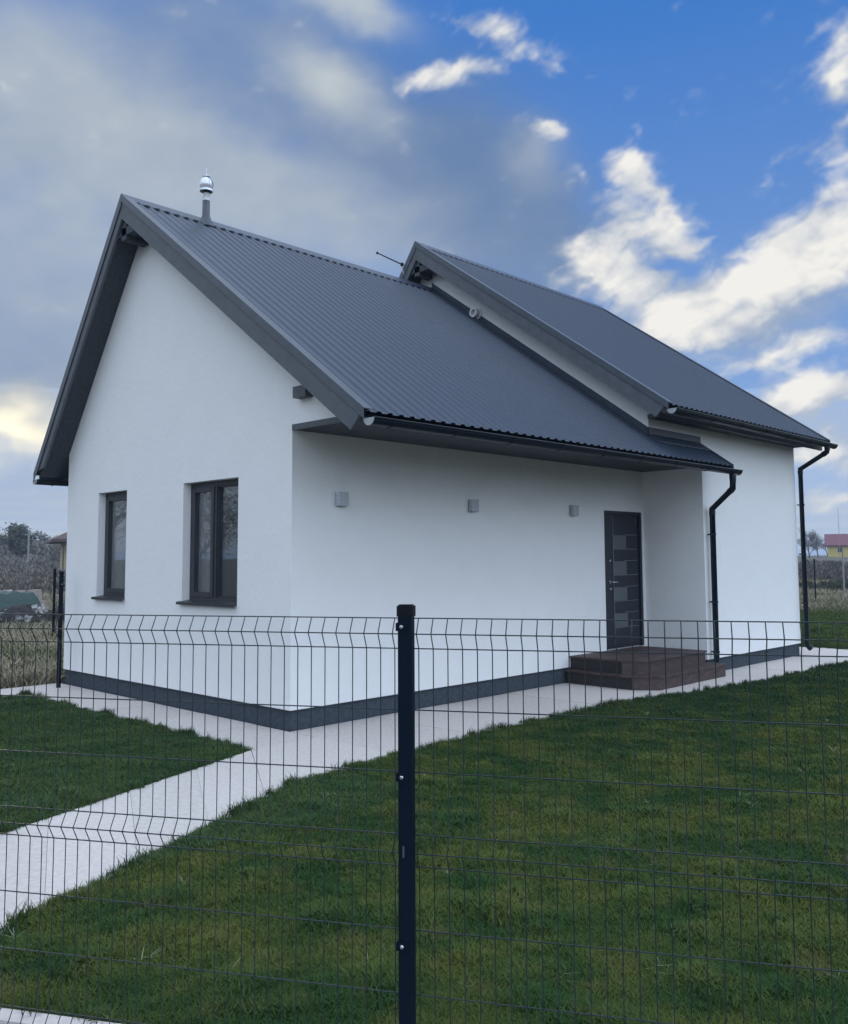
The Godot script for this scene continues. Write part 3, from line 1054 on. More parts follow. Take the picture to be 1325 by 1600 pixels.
	for k in 12:           # curved steel blades of the cowl
		var a := TAU * k / 12
		var prev := []
		for i in 9:
			var t := float(i) / 8.0
			var rr := 0.012 + 0.078 * sin(PI * (0.12 + t * 0.86))
			var y := 6.70 + t * 0.22
			var p0 := Vector3(0.80 + cos(a) * rr, y, fz + sin(a) * rr)
			var p1 := Vector3(0.80 + cos(a + 0.62) * rr * 1.06, y, fz + sin(a + 0.62) * rr * 1.06)
			if i > 0:
				st.set_smooth_group(0)
				quad(st, prev[0], p0, p1, prev[1])
				st.set_smooth_group(-1)
			prev = [p0, p1]
	lathe(st, Vector3(0.80, 0, fz), [Vector2(0.088, 6.70), Vector2(0.092, 6.725), Vector2(0.06, 6.73)], 18)
	lathe(st, Vector3(0.80, 0, fz), [Vector2(0.05, 6.905), Vector2(0.03, 6.925), Vector2(0.004, 6.935), Vector2(0.004, 7.03), Vector2(0.0, 7.03)], 12)
	obj("cowl", st, M.cowl, flue)
	# white vent in the upper gable
	st = new_st()
	var vc := Vector3(xa, 5.71, -2.10)
	for ring in [[0.055, 0.105, 0.0, 0.02], [0.055, 0.078, 0.02, 0.11]]:
		for k in 24:
			var a := TAU * k / 24
			var b := TAU * (k + 1) / 24
			var d0 := Vector3(0, sin(a), cos(a))
			var d1 := Vector3(0, sin(b), cos(b))
			var f := Vector3(-float(ring[3]), 0, 0)
			var g := Vector3(-float(ring[2]), 0, 0)
			quad(st, vc + f + d0 * ring[0], vc + f + d1 * ring[0], vc + f + d1 * ring[1], vc + f + d0 * ring[1])
			quad(st, vc + g + d0 * ring[1], vc + f + d0 * ring[1], vc + f + d1 * ring[1], vc + g + d1 * ring[1])
			quad(st, vc + f + d0 * ring[0], vc + g + d0 * ring[0], vc + g + d1 * ring[0], vc + f + d1 * ring[0])
	var vent := obj("vent_pipe", st, M.plastic_white, h)
	st = new_st()
	tube(st, [vc - Vector3(0.004, 0, 0), vc - Vector3(0.06, 0, 0)], [0.054, 0.05], 16)
	obj("vent_grille", st, M.lamp, vent)

	# ---- lamps on the side wall
	var lamp := thing("wall_light", "grey box wall light, first from the house corner", "wall light", Vector3(0.635, 2.362, 0.0), 0.0, "box wall lights on the side wall")
	st = new_st()
	bevel_box(st, Vector3(-0.068, -0.074, 0.012), Vector3(0.068, 0.074, 0.070), 0.006)
	obj("housing", st, M.lamp, lamp)
	st = new_st()
	box(st, Vector3(-0.055, -0.05, 0.0), Vector3(0.055, 0.05, 0.012))
	obj("back_plate", st, M.lamp_dark, lamp)
	st = new_st()
	box(st, Vector3(-0.05, -0.078, 0.022), Vector3(0.05, -0.074, 0.060))
	obj("lens", st, M.frosted, lamp)
	dup(lamp, "grey box wall light halfway between house corner and front door", Vector3(2.76, 2.372, 0.0))
	dup(lamp, "grey box wall light nearest to the dark front door", Vector3(4.90, 2.382, 0.0))
	# ---- aerial on the left slope of the upper roof
	var ant := thing("aerial", "thin dark aerial rod tilted beside the upper roof's edge", "aerial", Vector3(4.93, 6.66, -3.50))
	st = new_st()
	tube(st, [Vector3(-0.03, 0.45, -0.58), Vector3(-0.03, 0.10, 0.04)], [0.011, 0.013], 8)
	ball(st, Vector3(-0.03, 0.455, -0.59), Vector3.ONE * 0.024, 0.0, 1)
	ball(st, Vector3(-0.03, 0.10, 0.04), Vector3.ONE * 0.036, 0.0, 1)
	obj("rod", st, M.gutter, ant)
	st = new_st()
	tube(st, [Vector3(-0.03, 0.10, 0.04), Vector3(-0.02, -0.02, 0.05), Vector3(0.03, -0.10, 0.06)], [0.012, 0.012, 0.012], 8)
	obj("bracket", st, M.lamp, ant)
	# ---- curtains behind the glass
	for wdw in [[-4.24, -3.93, "pale curtain hanging behind the narrow left window"], [-2.06, -1.80, "pale curtain hanging at the left of the wider window"]]:
		st = new_st()
		st.set_smooth_group(0)
		var n := 40
		for i in n:
			var p := []
			for j in [i, i + 1]:
				var z: float = lerpf(wdw[0], wdw[1], float(j) / n)
				p.append(Vector3(0.215 + 0.016 * sin(j * 0.95) + 0.008 * sin(j * 2.3), 0, z))
			quad(st, p[0] + Vector3(0, 0.40, 0), p[0] + Vector3(0, 2.75, 0), p[1] + Vector3(0, 2.75, 0), p[1] + Vector3(0, 0.40, 0))
		tag(obj("curtain", st, M.curtain), wdw[2], "curtain")

# ---------------------------------------------------------------- steps at the door
func build_steps() -> void:
	var t := thing("entrance_steps", "two dark brown composite deck steps below the front door", "steps")
	# left end, right end, front, where the cut corner begins (depth) and ends (along the front), base and top
	for s in [[4.79, 6.625, 1.075, 0.83, 4.97, 0.18, 0.36], [4.675, 6.72, 1.335, 1.05, 4.90, 0.003, 0.18]]:
		var x0: float = s[0]
		var x1: float = s[1]
		var z1: float = s[2]
		var zc: float = s[3]
		var xc: float = s[4]
		var y0: float = s[5]
		var y1: float = s[6]
		var left := func(z: float, lip: float) -> float:
			return x0 - lip if z <= zc else x0 - lip + (xc - x0) * (z - zc) / (z1 - zc)
		var n := int(round(z1 / 0.148))
		for i in n:
			var a := z1 * i / n + 0.004
			var b := z1 * (i + 1) / n + (0.02 if i == n - 1 else 0.0)
			var st := new_st()
			var ring := [Vector3(left.call(a, 0.02), y1 - 0.024, a), Vector3(x1 + 0.018, y1 - 0.024, a), Vector3(x1 + 0.018, y1 - 0.024, b), Vector3(left.call(b, 0.02), y1 - 0.024, b)]
			if a < zc and b > zc:
				ring.append(Vector3(x0 - 0.02, y1 - 0.024, zc))
			prism(st, ring, Vector3(0, 0.024, 0))
			obj("deck_board", st, M.deck if i % 3 else M.deck_worn, t)
		var rows := 1 if y1 < 0.3 else 1
		for r in rows:
			var st := new_st()
			box(st, Vector3(xc, y0, z1 - 0.02), Vector3(x1, y1 - 0.025, z1))
			obj("riser_board", st, M.deck, t)
			st = new_st()
			prism(st, [Vector3(x0, y0, zc), Vector3(xc - 0.002, y0, z1), Vector3(xc + 0.012, y0, z1 - 0.021), Vector3(x0 + 0.02, y0, zc - 0.008)], Vector3(0, y1 - 0.025 - y0, 0))
			obj("riser_board", st, M.deck_worn, t)
			st = new_st()
			box(st, Vector3(x0, y0, 0.006), Vector3(x0 + 0.02, y1 - 0.025, zc - 0.009))
			obj("riser_board", st, M.deck_dark, t)
			st = new_st()
			box(st, Vector3(x1 - 0.02, y0, 0.006), Vector3(x1, y1 - 0.025, z1 - 0.021))
			obj("riser_board", st, M.deck, t)

# ---------------------------------------------------------------- fences
func make_post(called: String, label: String, at: Vector3, turn: float, tall: float) -> Node3D:
	var p := thing(called, label, "fence post", at, turn, "dark steel fence posts")
	var st := new_st()
	bevel_box(st, Vector3(-0.024, -0.3, -0.020), Vector3(0.024, tall - 0.035, 0.020), 0.004)
	obj("shaft", st, M.fence, p)
	st = new_st()
	bevel_box(st, Vector3(-0.0275, tall - 0.038, -0.0235), Vector3(0.0275, tall - 0.004, 0.0235), 0.006)
	bevel_box(st, Vector3(-0.023, tall - 0.004, -0.019), Vector3(0.023, tall, 0.019), 0.006)
	obj("cap", st, M.cap, p)
	return p

func make_panel(called: String, label: String, at: Vector3, turn: float) -> Node3D:
	# welded mesh, 2.5 m by 1.5 m: local x along the fence, z towards the street, y from the ground
	var p := thing(called, label, "fence panel", at, turn, "welded mesh fence panels")
	var top := 1.530
	var depth := [0.0, 0.05, 0.10, 0.30, 0.50, 0.70, 0.75, 0.80, 1.00, 1.20, 1.40, 1.45, 1.50]
	var bulge := [0.0, 0.03, 0.0, 0.0, 0.0, 0.0, 0.03, 0.0, 0.0, 0.0, 0.0, 0.03, 0.0]
	var st := new_st()
	var path := []
	var rad := []
	for i in depth.size():
		path.append(Vector3(0, top - depth[i], bulge[i]))
		rad.append(0.0018)
	tube(st, path, rad, 6)
	var upright := commit(st, M.wire)
	st = new_st()
	tube(st, [Vector3(0.0, 0, 0), Vector3(2.46, 0, 0)], [0.0022, 0.0022], 6)
	var rail := commit(st, M.wire)
	for k in 50:
		var w := inst("upright_wire", upright, p)
		w.position = Vector3(0.02 + k * 0.0494, 0, 0)
	for i in depth.size():
		var w := inst("cross_wire", rail, p)
		w.position = Vector3(0, top - depth[i], bulge[i] - 0.0045)
	return p

func clip(parent: Node3D, y: float) -> void:
	var st := new_st()
	box(st, Vector3(-0.027, y - 0.013, 0.0202), Vector3(0.010, y + 0.013, 0.0242))
	box(st, Vector3(-0.029, y - 0.013, -0.010), Vector3(-0.0245, y + 0.013, 0.0242))
	var c := obj("clip", st, M.fence, parent)
	st = new_st()
	tube(st, [Vector3(-0.010, y, 0.0242), Vector3(-0.010, y, 0.0265), Vector3(-0.010, y, 0.0295)], [0.0075, 0.0075, 0.004], 10)
	obj("bolt", st, M.steel, c)

func build_fences() -> void:
	var turn := atan2(-FENCE_DIR.z, FENCE_DIR.x)
	var post := make_post("fence_post", "tall dark steel fence post with black cap in front of the lawn", FENCE_AT + FENCE_DIR * 0.012 + FENCE_OUT * 0.035, turn, 1.577)
	for y in [1.505, 1.025, 0.50]:
		clip(post, y)
	var st := new_st()
	box(st, Vector3(-0.008, 0.775, 0.0200), Vector3(-0.003, 0.81, 0.0206))
	obj("sticker", st, M.lamp_dark, post)
	make_panel("mesh_fence", "welded mesh fence panel right of the near post, before the lawn", FENCE_AT + FENCE_DIR * 0.025, turn)
	make_panel("mesh_fence", "welded mesh fence panel left of the near post, across the path", FENCE_AT - FENCE_DIR * 2.478, turn)
	# the run goes on past both edges of the picture
	for e in [[-1.0, "fence post at the left end of the near mesh run", "welded mesh panel beyond the near run's left end"], [1.0, "fence post at the right end of the near mesh run", "welded mesh panel beyond the near run's right end"]]:
		var p2 := make_post("fence_post", e[1], FENCE_AT + FENCE_DIR * (0.012 + 2.52 * float(e[0])) + FENCE_OUT * 0.035, turn, 1.577)
		for y in [1.505, 1.025, 0.50]:
			clip(p2, y)
		make_panel("mesh_fence", e[2], FENCE_AT + FENCE_DIR * (2.545 if float(e[0]) > 0.0 else -4.998), turn)
	var side := make_post("fence_post", "dark steel fence post standing at the house's far left corner", Vector3(-0.215, 0.0, -4.89), 0.3, 1.575)
	clip(side, 1.4)
	make_post("fence_post", "dark steel fence post on the plot's edge behind the house's left corner", Vector3(2.88, land(2.88, -12.33), -12.33), 0.3, 1.6)
	make_post("fence_post", "lone dark steel fence post on the rough grass beyond the right downpipe", Vector3(26.3, land(26.3, -4.95), -4.95), 0.9, 1.6)

# ---------------------------------------------------------------- plants
func tint(r: float, g: float, b: float, spread: float) -> Color:
	var k := 1.0 + rng.randf_range(-spread, spread)
	return Color(r * k, g * k, b * k)

func blade_tuft(n: int, tall: float, spread: float, lean: float, width: float) -> ArrayMesh:
	var st := new_st()
	for i in n:
		var a := rng.randf() * TAU
		var o := Vector3(cos(a), 0, sin(a)) * sqrt(rng.randf()) * spread
		var b := rng.randf() * TAU
		var dir := Vector3(cos(b), 0, sin(b))
		var w := Vector3(-dir.z, 0, dir.x) * width
		var hgt := tall * rng.randf_range(0.55, 1.15)
		var mid := o + dir * lean * hgt * 0.3 + Vector3(0, hgt * 0.6, 0)
		var tip := o + dir * lean * hgt * rng.randf_range(0.7, 1.4) + Vector3(0, hgt, 0)
		var c := Color.WHITE * rng.randf_range(0.75, 1.2)
		c.a = 1.0
		st.set_color(c)
		quad(st, o - w, o + w, mid + w * 0.7, mid - w * 0.7)
		tri(st, mid - w * 0.7, mid + w * 0.7, tip)
	return commit(st, M.grass)

func scatter(called: String, mesh: Mesh, places: Array, colors: Array, label: String, category: String) -> void:
	var mm := MultiMesh.new()
	mm.transform_format = MultiMesh.TRANSFORM_3D
	mm.use_colors = true
	mm.mesh = mesh
	mm.instance_count = places.size()
	for i in places.size():
		mm.set_instance_transform(i, places[i])
		mm.set_instance_color(i, colors[i])
	var o := MultiMeshInstance3D.new()
	o.name = numbered(called)
	o.multimesh = mm
	add_child(o)
	kind(o, "stuff")
	tag(o, label, category)

func lawn_color(x: float, z: float) -> Color:
	var n := broad.get_noise_2d(x * 3.4, z * 3.4)
	var m := broad.get_noise_2d(x * 9.0 + 50.0, z * 9.0)
	var k := clampf(0.42 + n * 0.9 + m * 0.5, 0.0, 1.0)
	var c := Color(0.031, 0.075, 0.020).lerp(Color(0.103, 0.125, 0.027), k)
	if m > 0.28:
		c = c.lerp(Color(0.125, 0.115, 0.045), clampf((m - 0.28) * 1.8, 0.0, 0.45))
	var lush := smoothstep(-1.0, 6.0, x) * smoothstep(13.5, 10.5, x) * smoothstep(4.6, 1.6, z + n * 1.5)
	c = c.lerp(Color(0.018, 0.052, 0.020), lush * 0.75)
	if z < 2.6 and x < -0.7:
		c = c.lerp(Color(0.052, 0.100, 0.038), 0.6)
	var v := rng.randf_range(0.8, 1.2)
	return Color(c.r * v, c.g * v, c.b * v)

func build_plants() -> void:
	var eye := Vector2(-5.594, 7.448)
	var short := blade_tuft(13, 0.034, 0.03, 0.6, 0.0019)
	var places := [[], []]
	var colors := [[], []]
	for it in 640000:
		# denser near the fence, thinning out with distance
		var r := 3.0 + 27.0 * pow(rng.randf(), 2.1)
		var a := deg_to_rad(rng.randf_range(-8.0, 104.0))
		var x := eye.x + sin(a) * r
		var z := eye.y - cos(a) * r
		var which := -1
		if Geometry2D.is_point_in_polygon(Vector2(x, z), lawn_right):
			which = 0
		elif Geometry2D.is_point_in_polygon(Vector2(x, z), lawn_left):
			which = 1
		if which < 0:
			continue
		var lush := broad.get_noise_2d(x * 5.0 - 20.0, z * 5.0)
		var sc := rng.randf_range(0.7, 1.15) * (1.0 + maxf(0.0, lush) * 1.3) * (1.0 + maxf(0.0, r - 9.0) * 0.05)
		var t := Transform3D(Basis(Vector3.UP, rng.randf() * TAU).scaled(Vector3(sc * rng.randf_range(0.9, 1.4), sc, sc * rng.randf_range(0.9, 1.4))), Vector3(x, -0.014, z))
		places[which].append(t)
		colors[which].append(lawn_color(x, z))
	scatter("grass", short, places[0], colors[0], "short patchy green grass of the large lawn before the house", "grass")
	scatter("grass", short, places[1], colors[1], "short green grass of the smaller lawn left of the path", "grass")
	# longer fringe where the lawns meet the concrete
	var fringe := blade_tuft(9, 0.075, 0.03, 0.6, 0.0026)
	var fp := []
	var fc := []
	for poly in [lawn_right, lawn_left]:
		for i in poly.size():
			var p: Vector2 = poly[i]
			var q: Vector2 = poly[(i + 1) % poly.size()]
			if maxf(p.x, q.x) > 11.8 or minf(p.x, q.x) < -6.5:
				continue
			for k in int(p.distance_to(q) * 75):
				var o := p.lerp(q, rng.randf())
				var inward := Vector2(-(q - p).y, (q - p).x).normalized()
				if not Geometry2D.is_point_in_polygon(o + inward * 0.05, poly):
					inward = -inward
				o += inward * (rng.randf() * rng.randf() * 0.12 - 0.012)
				var g := clampf(0.75 + broad.get_noise_2d(o.x * 6.0, o.y * 6.0) * 1.2, 0.25, 1.4)
				fp.append(Transform3D(Basis(Vector3.UP, rng.randf() * TAU).scaled(Vector3.ONE * g * rng.randf_range(0.7, 1.1)), Vector3(o.x, -0.016, o.y)))
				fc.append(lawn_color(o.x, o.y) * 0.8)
	scatter("fringe_grass", fringe, fp, fc, "longer grass hanging over the edges of the concrete", "grass")
	# dark lush clumps and pale withered blades in the near lawn
	var clump := blade_tuft(26, 0.095, 0.06, 0.75, 0.003)
	var wp := []
	var wc := []
	var pale := blade_tuft(7, 0.05, 0.05, 1.9, 0.0036)
	var pp := []
	var pc := []
	for i in 900:
		var r := 3.0 + 9.0 * rng.randf()
		var a := deg_to_rad(rng.randf_range(5.0, 85.0))
		var x := eye.x + sin(a) * r
		var z := eye.y - cos(a) * r
		if not Geometry2D.is_point_in_polygon(Vector2(x, z), lawn_right):
			continue
		if broad.get_noise_2d(x * 2.2 + 7.0, z * 2.2) > 0.12 and i % 2:
			wp.append(Transform3D(Basis(Vector3.UP, rng.randf() * TAU).scaled(Vector3.ONE * rng.randf_range(0.6, 1.2)), Vector3(x, -0.014, z)))
			wc.append(tint(0.026, 0.062, 0.018, 0.3))
		elif i % 3 == 0:
			pp.append(Transform3D(Basis(Vector3.UP, rng.randf() * TAU).scaled(Vector3.ONE * rng.randf_range(0.4, 1.0)), Vector3(x, -0.01, z)))
			pc.append(tint(0.19, 0.21, 0.13, 0.4))
	scatter("grass_clumps", clump, wp, wc, "dark lush clumps of longer grass in the lawn near the fence", "grass")
	scatter("weeds", pale, pp, pc, "pale withered weed leaves scattered in the near lawn", "weeds")
	# rough dry grass of the fields
	var dry := blade_tuft(12, 0.30, 0.16, 0.7, 0.008)
	var dp := []
	var dc := []
	for i in 60000:
		var left := i % 2 == 0
		var b := rng.randf_range(-12.0, 26.0) if left else rng.randf_range(64.0, 84.0)
		var r := (12.5 if left else 24.0) + 70.0 * pow(rng.randf(), 1.7)
		var p := polar(b, r)
		if Geometry2D.is_point_in_polygon(Vector2(p.x, p.z), lawn_left) or Geometry2D.is_point_in_polygon(Vector2(p.x, p.z), lawn_right):
			continue
		if p.x > -6.0 and p.x < 11.8 and p.z > -5.5 and p.z < 2.2:
			continue
		if p.distance_to(polar(21.3, 27.6)) < 2.6:
			continue
		var n := broad.get_noise_2d(p.x * 0.9, p.z * 0.9)
		var c := Color(0.33, 0.285, 0.20).lerp(Color(0.15, 0.16, 0.085), clampf(0.4 + n * 1.8, 0.0, 1.0))
		var v := rng.randf_range(0.7, 1.25)
		var sc := rng.randf_range(0.5, 1.1) * (1.0 + r * 0.012) * (0.75 if left else 0.6)
		dp.append(Transform3D(Basis(Vector3.UP, rng.randf() * TAU).scaled(Vector3(sc * 1.5, sc, sc * 1.5)), p))
		dc.append(Color(c.r * v, c.g * v, c.b * v))
	scatter("dry_grass", dry, dp, dc, "rough dry grass of the fields beyond the lawns", "grass")

func limb(st: SurfaceTool, from: Vector3, dir: Vector3, long: float, thick: float, level: int, tips: Array, droop: float) -> void:
	var path := [from]
	var rad := [thick]
	var p := from
	var d := dir
	for i in 4:
		d = (d + Vector3(rng.randf_range(-1, 1), rng.randf_range(-0.4, 0.7) - droop, rng.randf_range(-1, 1)) * 0.16).normalized()
		p += d * long / 4.0
		path.append(p)
		rad.append(lerpf(thick, thick * 0.45, (i + 1) / 4.0))
	tube(st, path, rad, 5 if level > 0 else 8)
	tips.append(p)
	if level >= 3:
		return
	var n := 5 if level == 0 else 4
	for i in n:
		var t := lerpf(0.35, 1.0, float(i) / (n - 1))
		var at: Vector3 = path[int(t * 4.0)]
		var a := rng.randf() * TAU
		var out := Vector3(cos(a), rng.randf_range(0.25, 0.9), sin(a)).normalized()
		limb(st, at, (d * 0.55 + out).normalized(), long * rng.randf_range(0.5, 0.68), thick * 0.45, level + 1, tips, droop)

func make_tree(called: String, label: String, at: Vector3, tall: float, leaves: int, leaf_size: float, base: Color, twig: Color, group: String, bark: Material, droop := 0.0) -> Node3D:
	var t := thing(called, label, "tree", at, 0.0, group)
	var st := new_st()
	var tips := []
	limb(st, Vector3(0, -0.2, 0), Vector3.UP, tall * 0.52, tall * 0.022, 0, tips, droop)
	obj("trunk", st, bark, t)
	st = new_st()
	for i in leaves:
		var c: Vector3 = tips[rng.randi() % tips.size()]
		c += Vector3(rng.randfn(), rng.randfn() * 0.8, rng.randfn()) * tall * 0.045
		var k := rng.randf()
		var col := base if k > 0.35 else twig
		var v := rng.randf_range(0.65, 1.3)
		st.set_color(Color(col.r * v, col.g * v, col.b * v))
		var u := Vector3(rng.randf_range(-1, 1), rng.randf_range(-0.6, 1), rng.randf_range(-1, 1)).normalized()
		var w := u.cross(Vector3(rng.randf_range(-1, 1), rng.randf_range(-1, 1), rng.randf_range(-1, 1))).normalized()
		var thin := 0.5 if k > 0.35 else 0.10
		var ln := leaf_size * (1.0 if k > 0.35 else 2.2)
		quad(st, c - u * ln * 0.5, c + w * ln * 0.5 * thin, c + u * ln * 0.5, c - w * ln * 0.5 * thin)
	obj("crown", st, M.leaf, t)
	return t

func make_bush(called: String, label: String, at: Vector3, wide: float, tall: float, count: int, a: Color, b: Color, group: String) -> Node3D:
	var t := thing(called, label, "bush", at, 0.0, group)
	var st := new_st()
	for i in 26:
		var o := Vector3(rng.randfn() * wide * 0.16, -0.05, rng.randfn() * wide * 0.16)
		var e := o + Vector3(rng.randfn() * wide * 0.16, tall * rng.randf_range(0.6, 1.0), rng.randfn() * wide * 0.16)
		var m := o.lerp(e, 0.5) + Vector3(rng.randfn(), 0, rng.randfn()) * 0.05
		tube(st, [o, m, e], [0.014, 0.009, 0.003], 5)
	obj("stems", st, M.bark, t)
	st = new_st()
	for i in count:
		var h := rng.randf()
		var rr := wide * 0.5 * sqrt(rng.randf()) * (1.0 - 0.55 * h * h)
		var g := rng.randf() * TAU
		var c := Vector3(cos(g) * rr, h * tall * (0.75 + 0.25 * sin(g * 3.0 + wide)), sin(g) * rr)
		var col := a.lerp(b, rng.randf())
		var v := rng.randf_range(0.6, 1.3)
		st.set_color(Color(col.r * v, col.g * v, col.b * v))
		var u := Vector3(rng.randf_range(-0.7, 0.7), 1.0, rng.randf_range(-0.7, 0.7)).normalized()
		var w := u.cross(Vector3(rng.randf_range(-1, 1), 0, rng.randf_range(-1, 1))).normalized()
		var ln := rng.randf_range(0.10, 0.26)
		var th := ln * rng.randf_range(0.06, 0.3)
		quad(st, c - u * ln * 0.5, c + w * th, c + u * ln * 0.5, c - w * th)
	obj("foliage", st, M.leaf, t)
	return t

# ---------------------------------------------------------------- beyond the garden, left
func build_far_left() -> void:
	# wooded rim of the field
	var grp := "trees along the far edge of the left field"
	var kinds := [
		make_tree("far_tree", "bare grey-green tree at the left end of the far wood", polar(20.4, 150.0), 4.9, 2600, 0.34, Color(0.085, 0.10, 0.075), Color(0.13, 0.12, 0.10), grp, M.bark),
		make_tree("far_tree", "dense dark tree just left of the thin pale pole", polar(21.1, 158.0), 5.3, 3400, 0.36, Color(0.068, 0.088, 0.07), Color(0.11, 0.105, 0.09), grp, M.bark),
		make_tree("far_tree", "thin leafless tree just right of the pale pole", polar(22.2, 150.0), 5.0, 1500, 0.30, Color(0.075, 0.07, 0.06), Color(0.12, 0.11, 0.10), grp, M.bark)]
	var names_left := ["tall dark tree towering behind the brown-roofed house", "grey tree left of the brown hipped roof", "bushy tree hiding the foot of the far wood", "low rounded tree beside the field's edge", "slim pale-twigged tree in the far wood", "crooked tree between two denser ones", "broad tree behind the yellowish wall", "short tree in front of the far wood", "dim tree farthest back in the wood", "tree of the wood left of the leafy tree", "pale tree of the wood beyond the birches", "dense tree of the wood beyond the birches", "thin tree at the wood's far left", "low tree at the wood's far left"]
	var k := 0
	for b in [[24.6, 150.0], [23.4, 160.0], [21.7, 140.0], [19.6, 146.0], [20.7, 172.0], [22.7, 175.0], [25.6, 170.0], [21.4, 118.0], [23.9, 182.0], [15.0, 140.0], [11.0, 150.0], [6.5, 135.0], [2.0, 150.0], [-4.0, 140.0]]:
		dup(kinds[k % 3], names_left[k], polar(b[0], b[1]), k * 1.3, 0.85 + 0.1 * (k % 4))
		k += 1
	# leafy tree that leans in at the edge, and its neighbours outside that the windows mirror
	make_tree("leafy_tree", "leafy tree reaching in over the rough field at the left", polar(18.9, 40.0), 3.7, 2000, 0.10, Color(0.085, 0.10, 0.05), Color(0.10, 0.095, 0.06), "", M.bark)
	var birch := make_tree("birch_tree", "pale yellowing birch mirrored in the wider window", polar(-13.0, 31.0), 7.0, 2600, 0.13, Color(0.20, 0.19, 0.11), Color(0.16, 0.14, 0.11), "birches beside the plot", M.pole)
	dup(birch, "second yellowing birch mirrored in the windows", polar(-8.0, 37.0), 2.0, 1.1)
	dup(birch, "third yellowing birch left of the plot", polar(-20.0, 34.0), 4.0, 0.95)
	# brown-grey scrub in front of the wood
	var scrub := "scrub bushes of the left field"
	var b0 := make_bush("scrub_bush", "brown leafless scrub bush behind the green tarpaulin", polar(20.5, 52.0), 4.2, 1.0, 2600, Color(0.19, 0.155, 0.14), Color(0.12, 0.12, 0.09), scrub)
	var b1 := make_bush("scrub_bush", "pale grey scrub with silvery seed heads in the field", polar(21.6, 66.0), 4.6, 1.15, 2600, Color(0.24, 0.22, 0.19), Color(0.10, 0.09, 0.075), scrub)
	var labels := ["reddish-brown scrub right of the green tarpaulin", "silvery scrub below the thin pale pole", "brown scrub behind the pair of fence posts", "pale scrub beside the brown-roofed house", "grey scrub at the left rim of the field", "tangled scrub between the rubble and the wood", "faded scrub under the yellowish house wall", "brown scrub far behind the stone rubble", "dull scrub near the leafy tree", "low russet scrub in front of the wood", "withered scrub by the far fence post", "high scrub at the foot of the far wood", "long thicket under the trees left of the pale pole", "long thicket under the trees right of the pale pole", "thicket at the far wood beside the ochre house", "thicket in the field left of the leafy tree", "thicket in the field before the birches", "wide thicket at the field's left end"]
	k = 0
	for b in [[21.9, 50.0], [21.2, 74.0], [23.5, 48.0], [23.6, 72.0], [19.8, 64.0], [22.6, 58.0], [24.4, 84.0], [20.4, 88.0], [18.9, 47.0], [22.2, 96.0], [24.6, 54.0], [21.6, 110.0], [20.6, 132.0], [22.7, 134.0], [24.3, 130.0], [15.5, 127.0], [9.0, 128.0], [3.0, 127.0]]:
		dup(b1 if k % 2 else b0, labels[k], polar(b[0], b[1]), k * 0.9, 0.85 + 0.12 * (k % 3) + (0.6 if b[1] > 80.0 else 0.0) + (1.5 if b[1] > 125.0 else 0.0))
		k += 1
	# the thin pale pole
	var st := new_st()
	var pp := polar(21.75, 90.0)
	var pole := thing("utility_pole", "thin pale utility pole rising from the scrub", "pole", pp)
	tube(st, [Vector3(0, -0.2, 0), Vector3(0, 4.0, 0)], [0.11, 0.08], 8)
	obj("shaft", st, M.pole, pole)
	st = new_st()
	box(st, Vector3(-0.35, 3.7, -0.04), Vector3(0.35, 3.78, 0.04))
	obj("cross_arm", st, M.pole, pole)
	# heap of earth with rubble on it, a tarpaulin and a stack of pale blocks
	var heap := polar(21.3, 29.0)
	st = new_st()
	ball(st, heap + Vector3(0, -0.2, 0), Vector3(1.9, 0.55, 1.0), 0.35, 3, 12, 22)
	ball(st, heap + Vector3(1.4, -0.1, 0.4), Vector3(0.9, 0.5, 0.8), 0.35, 4, 10, 16)
	ball(st, heap + Vector3(-1.7, -0.2, 0.2), Vector3(1.3, 0.45, 0.8), 0.35, 6, 10, 16)
	tag(obj("earth_mound", st, M.earth), "dark mound of earth and rubble on the rough field", "mound")
	var stone := new_st()
	ball(stone, Vector3.ZERO, Vector3(0.15, 0.095, 0.115), 0.8, 7, 5, 7, true)
	var s0 := tag(obj("stone", stone, M.stone), "pale stone lying on the dark mound of rubble", "stone", "pale stones on the mound of rubble")
	s0.position = heap + Vector3(0.3, 0.36, 0.5)
	for i in 15:
		var s: Node3D = s0.duplicate()
		s.name = numbered("stone")
		add_child(s)
		var a := rng.randf() * TAU
		var q := Vector2(cos(a) * 2.3, sin(a) * 1.0) * rng.randf_range(0.2, 1.0)
		s.position = heap + Vector3(q.x, 0.36 - 0.32 * Vector2(q.x / 2.3, q.y).length() + 0.03, q.y + 0.5)
		s.rotation = Vector3(rng.randf(), rng.randf() * TAU, rng.randf())
		s.scale = Vector3.ONE * rng.randf_range(0.55, 1.5)
		if i % 2:
			(s as MeshInstance3D).material_override = M.stone_grey
			s.set_meta("label", "grey stone lying on the dark mound of rubble")
			s.set_meta("group", "grey stones on the mound of rubble")
	var tp := polar(20.3, 33.0)
	var tarp := thing("covered_pile", "green tarpaulin thrown over a pile left of the rubble", "tarpaulin", tp, 0.4)
	st = new_st()
	st.set_smooth_group(0)
	var n := 18
	for i in n:
		for j in n:
			var p := []
			for c in [[i, j], [i + 1, j], [i + 1, j + 1], [i, j + 1]]:
				var u := float(c[0]) / n * 2.0 - 1.0
				var v := float(c[1]) / n * 2.0 - 1.0
				var edge := maxf(absf(u), absf(v))
				var hh := 0.72 * (1.0 - smoothstep(0.62, 1.0, edge)) + 0.05 * fine.get_noise_2d(c[0] * 60.0, c[1] * 60.0) + 0.02
				p.append(Vector3(u * 1.25, hh + 0.06 * sin(u * 9.0) * (1.0 - edge), v * 0.9))
			quad(st, p[0], p[3], p[2], p[1])
	obj("tarpaulin", st, M.tarp, tarp)
